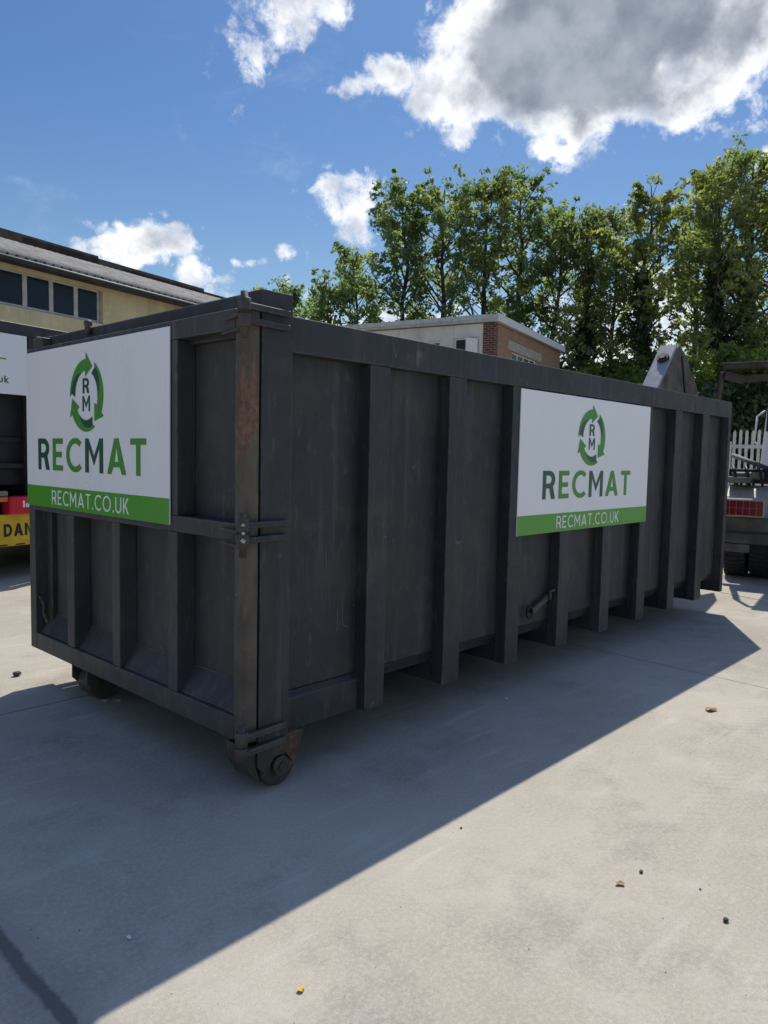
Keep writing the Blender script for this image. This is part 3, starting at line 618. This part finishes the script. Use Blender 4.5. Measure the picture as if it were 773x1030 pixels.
for (y0, y1, zt) in ((.54, 1.46, 5.58), (1.95, 2.9, 5.52), (4.2, 5.2, 5.5)):
    m_ = MB(); m_.box(.06, .12, y0, y0+.06, 4.5, zt); m_.box(.06, .12, y1-.06, y1, 4.5, zt); m_.box(.06, .12, y0+.061, y1-.061, zt-.06, zt); m_.box(.06, .12, y0+.061, y1-.061, 4.5, 4.56)
    wn = m_.build('window', M_FRAMEW, ob); MB().box(.085, .095, y0+.061, y1-.061, 4.561, zt-.061).build('pane', M_GLASS, wn)
op = MB().bar((-.02, .60, 5.02), (-.42, .84, 5.02), .04, .98).build('open_sash', M_FRAMEW, ob)
m_ = MB()
for i in range(5): m_.box(1.70+.6725*i, 1.70+.6725*i+.06, .06, .12, 4.4, 5.3)
m_.box(1.761, 4.449, .07, .11, 5.24, 5.3); m_.box(1.761, 4.449, .07, .11, 4.4, 4.46); m_.box(1.761, 4.449, .07, .11, 4.98, 5.02)
wn = m_.build('window', M_FRAMEW, ob); MB().box(1.72, 4.44, .085, .095, 4.41, 5.29).build('pane', M_GLASS, wn)

# ------------------------------------------------------------------ truck at the right
tk = empty('hooklift_truck', (8.45, .86, 0), R(11.5), 'dusty hook loader lorry with white cab and red rear lamps past the skip', 'lorry')
TW = 2.5
m_ = MB(); m_.box(.0, 7.2, -1.68, -1.58, .86, 1.12); m_.box(.0, 7.2, -.92, -.82, .86, 1.12)
for xx in (.3, 1.6, 3.0, 4.6, 6.4): m_.box(xx, xx+.1, -1.579, -.921, .88, 1.10)
m_.build('chassis', M_CHAS, tk, .005)
m_ = MB(); m_.box(-.02, .10, -TW+.02, -.03, .53, .67); m_.box(.03, .12, -TW+.06, -.08, .69, .88); m_.box(-.03, .05, -.42, -.04, .41, .522); m_.box(-.03, .05, -TW+.04, -TW+.42, .41, .522)
m_.build('rear_bumper', M_CHAS, tk, .008)
for ya in (-.06, -1.92):
    lc = MB().box(-.05, .09, ya-.52, ya, .895, 1.135).build('rear_lamp', M_CREAMP, tk, .01)
    m_ = MB()
    for i in range(6):
        for j in range(2): m_.box(-.062, -.051, ya-.015-.0815*(i+1)+.004, ya-.015-.0815*i-.004, .915+.1*j, 1.008+.1*j)
    m_.build('red_lens', M_REFL, lc, .003)
    # mudguard hoops over the rear wheels
    pts = [(.78+.66*math.cos(a), .60+.70*math.sin(a)) for a in [math.pi*i/14 for i in range(15)]]; pin = [(.78+.63*math.cos(a), .60+.67*math.sin(a)) for a in [math.pi*i/14 for i in range(15)]][::-1]
    MB().prism(pts+pin, 'y', ya-.60, ya).build('mudguard', M_CREAMP, tk, .004)
def wheel(xc, yc, wd, r=.50):
    """tyre with tread blocks and a dished rim, axis along y"""
    prof = [(.30, -.5), (.44, -.5), (.485, -.42), (.5, -.30), (.5, .30), (.485, .42), (.44, .5), (.30, .5)]
    bm = bmesh.new(); n = 48; rings = []
    for i in range(n):
        a = 2*math.pi*i/n; rings.append([bm.verts.new((xc+q*math.cos(a)*r/.5, yc+s_*wd, r+q*math.sin(a)*r/.5)) for q, s_ in prof])
    for i in range(n):
        for j in range(len(prof)): bm.faces.new((rings[i][j], rings[(i+1) % n][j], rings[(i+1) % n][(j+1) % len(prof)], rings[i][(j+1) % len(prof)])).smooth = (j != 7)
    m_ = MB(); m_.bm.free(); m_.bm = bm
    for i in range(46):
        a = 2*math.pi*i/46
        for yy in (-.38, -.13, .13, .38):
            a2 = a+(.03 if abs(yy) < .2 else 0); c_, s_ = math.cos(a2), math.sin(a2); rr = r-.004
            p = Vector((xc+rr*c_, yc+yy*wd, r+rr*s_)); q = Vector((xc+(rr+.014)*c_, yc+yy*wd, r+(rr+.014)*s_)); m_.bar(p-Vector((0, 0, 0)), q, .18*wd, .045, up=(-s_, 0, c_)) if False else m_.bar(p, q, .20*wd, .042, up=(-s_, .0001, c_))
    w0 = m_.build('wheel', M_TYRE, tk); sgn = 1
    MB().tube((xc, yc-wd*.35, r), (xc, yc+wd*.35, r), .30*r/.5, n=28).tube((xc, yc-wd*.45, r), (xc, yc+wd*.45, r), .11*r/.5, n=16).build('rim', M_STEEL, w0)
for xx in (.78, 2.14):
    for yy in (-.20, -.53, -2.30, -1.97): wheel(xx, yy, .29)
for yy in (-.22, -2.28): wheel(6.0, yy, .31)
# hydraulic gear on the frame
m_ = MB(); m_.box(.42, 1.5, -1.55, -.95, 1.125, 1.30); m_.box(.75, 1.35, -1.2, .02-.05, 1.325, 1.53)
for i in range(8): m_.box(.735, .749, -.12-.13*i-.10, -.12-.13*i, 1.36, 1.50)
m_.build('rear_frame', M_BLACK, tk, .006)
for yy in (-.32, -.34, -1.65):
    dz_ = .0 if yy == -.30 else -.13
    m_ = MB(); m_.tube((1.3, yy+.33, 1.86+dz_), (1.1, yy-.26, 1.64+dz_), .03, n=14); m_.blob((1.1, yy-.30, 1.62+dz_), .06, amp=0); rm_ = m_.build('ram', M_STEEL, tk)
    MB().tube((1.301, yy+.334, 1.861+dz_), (1.62, yy+1.2, 2.17+dz_), .02, n=14).build('rod', M_CHROME, rm_) if yy < -1 else None
m_ = MB(); m_.box(.35, .75, -.35, -.05, 1.34, 1.42); m_.tube((.5, -.1, 1.44), (.5, -.5, 1.44), .05, n=14); m_.bar((.9, -.6, 1.55), (1.9, -.55, 1.72), .08, .10); m_.box(3.5, 6.2, -1.5, -1.0, 1.13, 1.40); m_.bar((2.4, -1.25, 1.3), (5.6, -1.25, 1.75), .3, .25)
m_.build('lifting_gear', M_STEEL, tk, .006)
for k in range(4):
    y_ = -.18-.16*k; MB().path([(.45, y_, 1.30), (.40, y_+.03, 1.48), (.55, y_+.08, 1.58), (.9, y_+.10, 1.50), (1.2, y_, 1.34)], .018, 8).build('hose', M_BLACK, tk)
MB().box(-.01, .02, -.58, -.12, .10, .40).build('mudflap', M_BLACK, tk, .003) if False else None
m_ = MB()   # cab
m_.prism([(5.55, 1.0), (5.55, 3.14), (5.75, 3.22), (6.9, 3.2), (7.5, 2.1), (7.5, .7), (6.6, .7), (6.6, 1.0)], 'y', -TW+.13, -.12)
for v in m_.bm.verts:
    if v.co.y > -1: v.co.y += .14-.14*max(0, v.co.z-1.7)/1.5
cb = m_.build('cab', M_CABW, tk, .05, 3)
MB().box(5.535, 5.549, -2.05, -.62, 1.95, 2.95).build('rear_window', M_GLASS, cb, .004)
MB().prism([(5.53, 3.12), (5.535, 2.30), (5.49, 2.25), (5.48, 3.12)], 'y', -.60, -.10).build('rear_shield', M_BLACK, cb) 
MB().quad((6.0, -.018, 2.2), (7.25, -.018, 2.2), (6.95, -.088, 2.95), (6.0, -.088, 2.95)).build('side_window', M_GLASS, cb)
MB().path([(5.54, .0, 1.95), (5.5, .10, 2.05), (5.5, .07, 2.55), (5.56, -.06, 2.66)], .018, 8).build('grab_handle', M_FRAMEW, cb)
# sheeting frame: rusty beams carrying a tilted slab added to shade the ground
m_ = MB(); m_.bar((.0, .02, 2.895), (-.04, -TW, 2.91), .10, .05); m_.bar((.10, -.16, 2.755), (.10, -TW, 2.755), .10, .085)
m_.prism([(-.05, 2.925), (-.05, 2.955), (2.6, 3.268), (2.6, 3.238)], 'y', -TW, .03)
m_.bar((.02, .0, 2.80), (.10, -.22, 2.73), .10, .10)
m_.build('sheeting_frame', M_RUSTB, tk, .006)
m_ = MB(); m_.bar((.03, .03, 2.84), (.10, .09, 2.35), .05, .05); m_.bar((.10, .09, 2.35), (.25, -.05, 1.0), .06, .06); m_.bar((.10, -TW-.05, 2.35), (.25, -TW+.05, 1.0), .06, .06); m_.bar((.03, -TW, 2.84), (.10, -TW-.05, 2.35), .05, .05)
m_.bar((2.5, -.05, 3.2), (2.5, -.05, 1.0), .06, .06); m_.bar((2.5, -TW+.05, 3.2), (2.5, -TW+.05, 1.0), .06, .06)
m_.build('frame_post', M_RUSTB, tk, .005)

# ------------------------------------------------------------------ grey hook arm rising behind the far end
ha = empty('hook_arm', (7.7, 1.3, 0), 0, 'grey folded steel arm with round cap rising above the far end of the skip', 'lifting arm')
def H(mb, name, m, bevel=.004, parent=None): o = mb.build(name, m, parent or ha, bevel); o.matrix_parent_inverse = Matrix.Translation((-7.7, -1.3, 0)) if parent is None else Matrix(); return o
fr = H(MB().prism([(6.60, 2.02), (7.59, 3.13), (7.62, 3.11), (6.64, 2.00)], 'y', 1.185, 1.405), 'front_plate', M_GREY)
nrm = Vector((-1.11, 0, .99)).normalized(); c0 = Vector((7.415, 1.283, 2.934))
MB().tube(c0-nrm*.005, c0+nrm*.035, .078, n=24).tube(c0+nrm*.034, c0+nrm*.05, .05, n=24).build('round_cap', M_BLACK, fr, .004)
for y0 in (1.20, 1.372): H(MB().prism([(6.67, 2.02), (7.60, 3.075), (7.72, 3.13), (7.93, 3.04), (8.30, 2.72), (8.46, 2.57), (8.60, 2.0), (8.3, 1.9)], 'y', y0, y0+.018), 'side_plate', M_BROWN)
H(MB().bar((7.80, 1.19, 3.0), (7.98, 1.19, 2.5), .012, .05).bar((7.98, 1.19, 2.5), (7.70, 1.19, 2.3), .012, .06), 'hose', M_BLACK, 0)
H(MB().box(7.3, 7.5, 1.22, 1.37, .6, 2.3).box(7.9, 8.1, 1.22, 1.37, .6, 2.2).box(7.31, 8.09, 1.23, 1.36, 1.9, 2.02), 'mast', M_BROWN)
H(MB().prism([(7.25, .60), (7.25, 1.75), (7.5, 2.15), (8.30, 2.15), (8.30, .60)], 'y', 1.42, 2.75), 'body', M_DBEAM, .02)  # unseen box added behind the skip to throw shade on the ground
H(MB().box(7.2, 8.32, 1.25, 2.70, .42, .598), 'base', M_BROWN)
for xx in (7.3, 8.1):
    for yy in (1.35, 2.5): H(MB().box(xx, xx+.14, yy, yy+.14, 0, .418), 'leg', M_BROWN)

# ------------------------------------------------------------------ paling fence
fc = empty('paling_fence', (15.75, 3.0, 0), R(103), 'white paling fence between the skip and the lorry cab', 'fence')
for i in range(58):
    x0 = -2.6+.125*i; m_ = MB(); hh = 2.36+.01*((i*7) % 3)
    m_.prism([(x0, .05), (x0+.062, .05), (x0+.062, hh-.05), (x0+.031, hh), (x0, hh-.05)], 'y', -.02, .0); m_.build('paling', M_PALING, fc)
MB().box(-2.7, 4.8, .001, .05, 1.95, 2.03).box(-2.7, 4.8, .001, .05, .4, .48).build('rail', M_PALING, fc)
for xx in (-2.6, .1, 2.8): MB().box(xx, xx+.08, .052, .13, 0, 2.1).build('post', M_PALING, fc)

# ------------------------------------------------------------------ trees
def leaf_mat(name, c_dark, c_mid, c_light, trans=0.58):
    m, t, b = mat(name); m.node_tree.nodes.remove(b)
    ge = t.new('ShaderNodeNewGeometry'); rnd = ge.outputs['Random Per Island']; p = ge.outputs['Position']
    c = t.mix(rnd, c_dark, c_mid); c = t.mix(t.math('MULTIPLY', t.ss(t.noise(p, 0.55, 3, .6), 0.46, 0.66), 0.8), c, c_light)
    df = t.new('ShaderNodeBsdfDiffuse'); t.put(df.inputs[0], c)
    tr = t.new('ShaderNodeBsdfTranslucent'); t.put(tr.inputs[0], t.mix(1.0, c, (1.7, 1.9, 0.9), 'MULTIPLY'))
    gl = t.new('ShaderNodeBsdfGlossy'); gl.inputs[0].default_value = (.6, .6, .6, 1); gl.inputs[1].default_value = 0.45
    mx = t.new('ShaderNodeMixShader'); mx.inputs[0].default_value = trans; t.l.new(df.outputs[0], mx.inputs[1]); t.l.new(tr.outputs[0], mx.inputs[2])
    m2 = t.new('ShaderNodeMixShader'); m2.inputs[0].default_value = 0.06; t.l.new(mx.outputs[0], m2.inputs[1]); t.l.new(gl.outputs[0], m2.inputs[2])
    t.l.new(m2.outputs[0], t.n['Material Output'].inputs[0]); return m
M_LEAF = leaf_mat('ash_leaf', (0.095, 0.135, 0.065), (0.18, 0.23, 0.105), (0.32, 0.35, 0.15))
M_LEAF2 = leaf_mat('ash_leaf_yellow', (0.11, 0.14, 0.065), (0.21, 0.24, 0.10), (0.39, 0.37, 0.15))
M_IVY = leaf_mat('ivy_leaf', (0.04, 0.065, 0.034), (0.07, 0.105, 0.05), (0.10, 0.14, 0.06), 0.40)
M_BUSH = leaf_mat('bush_leaf', (0.08, 0.13, 0.03), (0.14, 0.20, 0.04), (0.28, 0.32, 0.06), 0.55)
M_BARK = simple('bark', (0.075, 0.062, 0.05), 0.9, var=.35, scale=6, bump=.6)
def leaves(name, centres, radii, per, size, m, parent, rs, flat=0.75):
    n = len(centres); C_ = np.repeat(np.array(centres), per, 0); rr = np.repeat(np.array(radii), per)[:, None]
    v = rs.normal(size=(n*per, 3)); v /= np.linalg.norm(v, axis=1)[:, None]; v *= rs.random((n*per, 1))**0.45; v[:, 2] *= flat
    C_ = C_+v*rr; N_ = len(C_)
    nr = rs.normal(size=(N_, 3)); nr[:, 2] += .55; nr /= np.linalg.norm(nr, axis=1)[:, None]
    a = np.cross(nr, rs.normal(size=(N_, 3))); a /= np.linalg.norm(a, axis=1)[:, None]; b = np.cross(nr, a)
    s = (size*(0.6+0.8*rs.random((N_, 1))))
    V = np.stack([C_-a*s, C_+b*s*.5+nr*s*.15, C_+a*s, C_-b*s*.5+nr*s*.15], 1).reshape(-1, 3)
    me = bpy.data.meshes.new(name); me.vertices.add(N_*4); me.vertices.foreach_set('co', V.ravel())
    me.loops.add(N_*4); me.loops.foreach_set('vertex_index', np.arange(N_*4, dtype=np.int32)); me.polygons.add(N_)
    me.polygons.foreach_set('loop_start', np.arange(0, N_*4, 4, dtype=np.int32)); me.update(calc_edges=True); me.materials.append(m)
    o = bpy.data.objects.new(name, me); COL.objects.link(o); o.parent = parent; return o
CAM = Vector((-2.1006, -2.7324, 0))
def tree(azd, dist, h, wd, seed, label, ivy=0.0, dens=1.0, lm=None, low=.22, leafs=.112, name='ash_tree'):
    rs = np.random.default_rng(seed); x, y = CAM.x+dist*math.cos(R(azd)), CAM.y+dist*math.sin(R(azd))
    root = empty(name, (x, y, 0.05), rs.uniform(0, 6), label, 'tree', 'row of tall trees behind the yard')
    tb = MB(); lb = MB(); cen, rad = [], []
    # trunk as bent segments
    pts = [Vector((0, 0, 0))]; lean = rs.normal(size=2)*.012*h
    for i in range(1, 9):
        f = i/8; pts.append(Vector((lean[0]*f+rs.normal()*.10, lean[1]*f+rs.normal()*.10, h*.93*f)))
    r0 = .012*h
    rad_at = lambda f: r0*(1-f)**.8+.02
    for i in range(8): tb.tube(pts[i], pts[i+1], rad_at(i/8), rad_at((i+1)/8), n=8)
    def at(f):
        k = min(7, int(f*8)); return pts[k].lerp(pts[k+1], f*8-k)
    nl = int(26*dens**.5)
    ga = rs.uniform(0, 6)
    for i in range(nl):
        f = low+(0.97-low)*(i/nl)**.85; p = at(f); ga += 2.4+rs.normal()*.3
        env = wd*.5*(math.sin(math.pi*min(1, max(.0, (f-low+.10)/(1.12-low)))**.85)**.7)
        ln = max(.5, env*rs.uniform(.65, 1.2)); up = rs.uniform(.55, 1.15)
        q = p; dr = Vector((math.cos(ga), math.sin(ga), up)).normalized(); ns = 4; r_b = rad_at(f)*.45
        for k in range(ns):
            dr = (dr+Vector(rs.normal(size=3)*.16)+Vector((0, 0, .06))).normalized(); q2 = q+dr*ln*1.2/ns
            lb.tube(q, q2, r_b*(1-k/ns)+.012, r_b*(1-(k+1)/ns)+.010, n=5, cap=False)
            for j in range(2 if k else 1):
                td = (dr+Vector(rs.normal(size=3)*.75)).normalized(); tl = ln*rs.uniform(.22, .42); e = q2+td*tl
                lb.tube(q2, e, .016, .006, n=4, cap=False)
                if rs.random() < .93: cen.append(tuple(e)); rad.append(rs.uniform(.22, .48))
                if k: cen.append(tuple(q2.lerp(e, .5)+Vector(rs.normal(size=3)*.2))); rad.append(rs.uniform(.18, .36))
            q = q2
        cen.append(tuple(q)); rad.append(rs.uniform(.35, .6))
    for _ in range(26):
        f = rs.uniform(.45, .97); a_ = rs.uniform(0, 6.28); e_ = wd*.5*(1.12-f)**.5*rs.uniform(.9, 1.35); q0 = at(f)
        e = q0+Vector((math.cos(a_)*e_, math.sin(a_)*e_, e_*rs.uniform(.4, 1.2))); lb.tube(q0, e, .03, .006, n=4, cap=False); cen.append(tuple(e)); rad.append(rs.uniform(.12, .28)); cen.append(tuple(q0.lerp(e, .8))); rad.append(rs.uniform(.15, .3))
    cen.append((pts[-1].x, pts[-1].y, h*.95)); rad.append(.35)
    tb.build('trunk', M_BARK, root); lb.build('limbs', M_BARK, root)
    leaves('crown', cen, rad, int(17*dens), leafs, lm or M_LEAF, root, rs)
    if ivy:
        c2, r2 = [], []
        nz = int(h*ivy*13)
        for i in range(nz):
            f = ivy*(i+rs.random())/nz; p = at(min(.99, f)); a = rs.uniform(0, 6.28); rr = rs.uniform(.2, 1.0)*(1.25-.85*(f/ivy)**1.5)*(.75+.4*math.sin(f*31+seed))
            c2.append((p.x+rr*math.cos(a), p.y+rr*math.sin(a), p.z)); r2.append(rs.uniform(.28, .5))
        leaves('ivy', c2, r2, 75, .095, M_IVY, root, rs, 1.1)
    return root
#      az   dist  height width seed label ivy dens mat
TR = [
 (50.0, 37, 9.9, 4.2, 11, 'small airy tree at the left end of the tree row', 0, .75, M_LEAF, .12),
 (47.1, 36, 10.2, 3.4, 12, 'thin sparse tree second from the left end of the tree row', 0, .6, M_LEAF, .12),
 (45.0, 38, 12.6, 3.2, 13, 'sparse half height tree left of the first tall tree', 0, .8, M_LEAF, .12),
 (41.6, 38, 15.7, 4.2, 14, 'first tall dense tree from the left, behind the pale wall of the office', .0, 1.3, M_LEAF, .15),
 (38.8, 37, 15.4, 4.6, 15, 'second tall tree from the left, above the pale wall of the office', 0, 1.1, M_LEAF, .15),
 (36.0, 38, 16.3, 4.2, 16, 'tall tree directly above the left side of the office corner', 0, 1.15, M_LEAF2, .15),
 (33.4, 39, 16.9, 4.6, 17, 'highest pointed tree above the white fascia of the office', 0, 1.1, M_LEAF, .15),
 (30.6, 38, 14.6, 4.0, 18, 'leafy tree above the right end of the office roof', 0.35, 1.1, M_LEAF, .12),
 (28.2, 38, 14.4, 4.0, 19, 'ivy clad tree just right of the office', .62, 1.1, M_LEAF2, .12),
 (26.2, 39, 14.6, 3.6, 20, 'slim tree left of the grey lifting arm', .45, 1.0, M_LEAF2, .15),
 (24.5, 37, 15.0, 2.9, 21, 'dark ivy covered tree directly above the grey lifting arm', .72, 1.0, M_LEAF2, .2),
 (21.0, 40, 16.4, 2.4, 22, 'open topped tree left of the big ivy covered tree', 0, .9, M_LEAF2, .30),
 (19.7, 35, 14.9, 3.6, 23, 'tall tree with the broadest dark ivy column, above the right end of the skip', .72, 1.0, M_LEAF2, .3),
 (17.6, 36, 15.5, 4.4, 24, 'yellowish ivy clad tree above the lorry cab', .66, 1.0, M_LEAF2, .3),
 (15.2, 37, 15.5, 4.4, 25, 'tree cut by the right edge of the picture', .6, 1.0, M_LEAF2, .3),
]
for (a, dd, hh, ww, sd_, lb_, iv, dn, lm_, lo) in TR: tree(a, dd, hh, ww*1.22, sd_, lb_, iv, dn, lm_, lo)
def bush(azd, dist, wd, h, seed, label, m):
    rs = np.random.default_rng(seed); x, y = CAM.x+dist*math.cos(R(azd)), CAM.y+dist*math.sin(R(azd))
    root = empty('bush', (x, y, 0.05), 0, label, 'bush', 'bushes under the trees')
    n = int(40*wd*h/6); c = [(rs.uniform(-.5, .5)*wd, rs.uniform(-.5, .5)*1.6, h*rs.random()**.8*.9) for _ in range(n)]; st = MB()
    for k in range(7): e = c[k]; st.tube((rs.uniform(-.3, .3), rs.uniform(-.2, .2), 0), (e[0]*.8, e[1]*.8, max(.4, e[2])), .04, .012, n=5)
    st.build('stems', M_BARK, root); leaves('foliage', c, [rs.uniform(.4, .8) for _ in c], 90, .11, m, root, rs); root.rotation_euler.z = R(azd+90)
bush(17.0, 31, 4.6, 6.3, 31, 'bright green bush behind the lorry cab', M_BUSH)
bush(22.4, 33, 2.6, 4.2, 32, 'yellow green bush just right of the grey lifting arm', M_BUSH)
bush(26.3, 34, 4.0, 6.0, 33, 'yellow green bush left of the grey lifting arm', M_BUSH)
bush(19.6, 30, 4.5, 4.8, 34, 'dark bush behind the white paling fence', M_IVY)
bush(29.3, 36, 4.5, 6.6, 35, 'bush beside the right end of the office', M_BUSH)

# ------------------------------------------------------------------ litter
def leaf_litter(x, y, sz, m, label, name='fallen_leaf', seed=0, cat='leaf'):
    rnd = random.Random(seed); bm = bmesh.new(); vs = []
    for i in range(9):
        a = 2*math.pi*i/9; r_ = sz*rnd.uniform(.6, 1.15); vs.append(bm.verts.new((r_*math.cos(a), r_*.7*math.sin(a), .004+rnd.uniform(0, .35)*sz)))
    c = bm.verts.new((0, 0, .006)); 
    for i in range(9): bm.faces.new((vs[i], vs[(i+1) % 9], c))
    me = bpy.data.meshes.new(name); bm.to_mesh(me); bm.free(); me.materials.append(m); o = bpy.data.objects.new(name, me); COL.objects.link(o)
    o.location = (x, y, .002); o.rotation_euler = (0, 0, rnd.uniform(0, 6)); md = o.modifiers.new('Solidify', 'SOLIDIFY'); md.thickness = .001
    return tag(o, label, cat)
M_YLEAF = simple('yellow_leaf', (.60, .36, .05), .6, scale=40); M_BLEAF = simple('brown_leaf', (.36, .19, .07), .8, scale=60); M_PAPER = simple('white_paper', (.7, .73, .8), .7)
M_STONE = simple('dark_stone', (.06, .055, .05), .8, scale=40)
leaf_litter(-.699, -1.127, .016, M_YLEAF, 'yellow leaf lying on the sunlit concrete in the foreground', seed=3)
leaf_litter(-.942, -.543, .012, M_PAPER, 'pale scrap of litter on the shaded concrete at lower left', 'paper_scrap', 4, 'litter')
leaf_litter(.159, 1.678, .03, M_PAPER, 'crumpled white scrap in the shade before the skip door', 'paper_scrap', 5, 'litter')
leaf_litter(.10, 1.72, .022, M_PAPER, 'smaller white scrap beside the crumpled one before the skip door', 'paper_scrap', 6, 'litter')
leaf_litter(2.04, -.03, .018, M_PAPER, 'tiny white scrap at the foot of the third rib', 'paper_scrap', 7, 'litter')
for i in range(1): leaf_litter(.518, -1.556, .022, M_BLEAF, 'brown crumbled leaf on the sunlit concrete near two stones', seed=8)
leaf_litter(2.828, -1.081, .05, M_BLEAF, 'larger brown leaf on sunlit concrete near the edge of the long shadow', seed=9)
def stone(x, y, s, seed, label):
    o = MB().blob((0, 0, s*.35), s*.6, (1, .8, .6), 2, seed, .15).build('stone', M_STONE); o.location = (x, y, 0); tag(o, label, 'stone', 'small stones on the concrete')
stone(.658, -1.58, .016, 1, 'small dark stone on sunlit concrete beside the brown leaf'); stone(.572, -1.927, .02, 2, 'dark stone nearest the right edge in the foreground')
stone(.708, -1.79, .008, 3, 'tiny stone between the two darker stones'); stone(-.084, 2.667, .05, 4, 'brown stone on the sunlit ground left of the skip door')
stone(.432, -.87, .010, 5, 'tiny dark stone just outside the edge of the shadow')
gr = MB(); rnd = random.Random(5)
for i in range(300):
    x_, y_ = rnd.uniform(-1.6, 5), rnd.uniform(-3.2, .0); s = rnd.uniform(.001, .0028)
    g0 = bmesh.ops.create_icosphere(gr.bm, subdivisions=1, radius=s)
    for v in g0['verts']: v.co = Vector((v.co.x*rnd.uniform(.8, 1.3)+x_, v.co.y+y_, v.co.z*.7+s*.4))
tag(gr.build('grit', simple('grit_stone', (.14, .125, .105), .9, var=.5, scale=2)), 'fine dark grit scattered over the concrete', 'grit', kind='stuff')
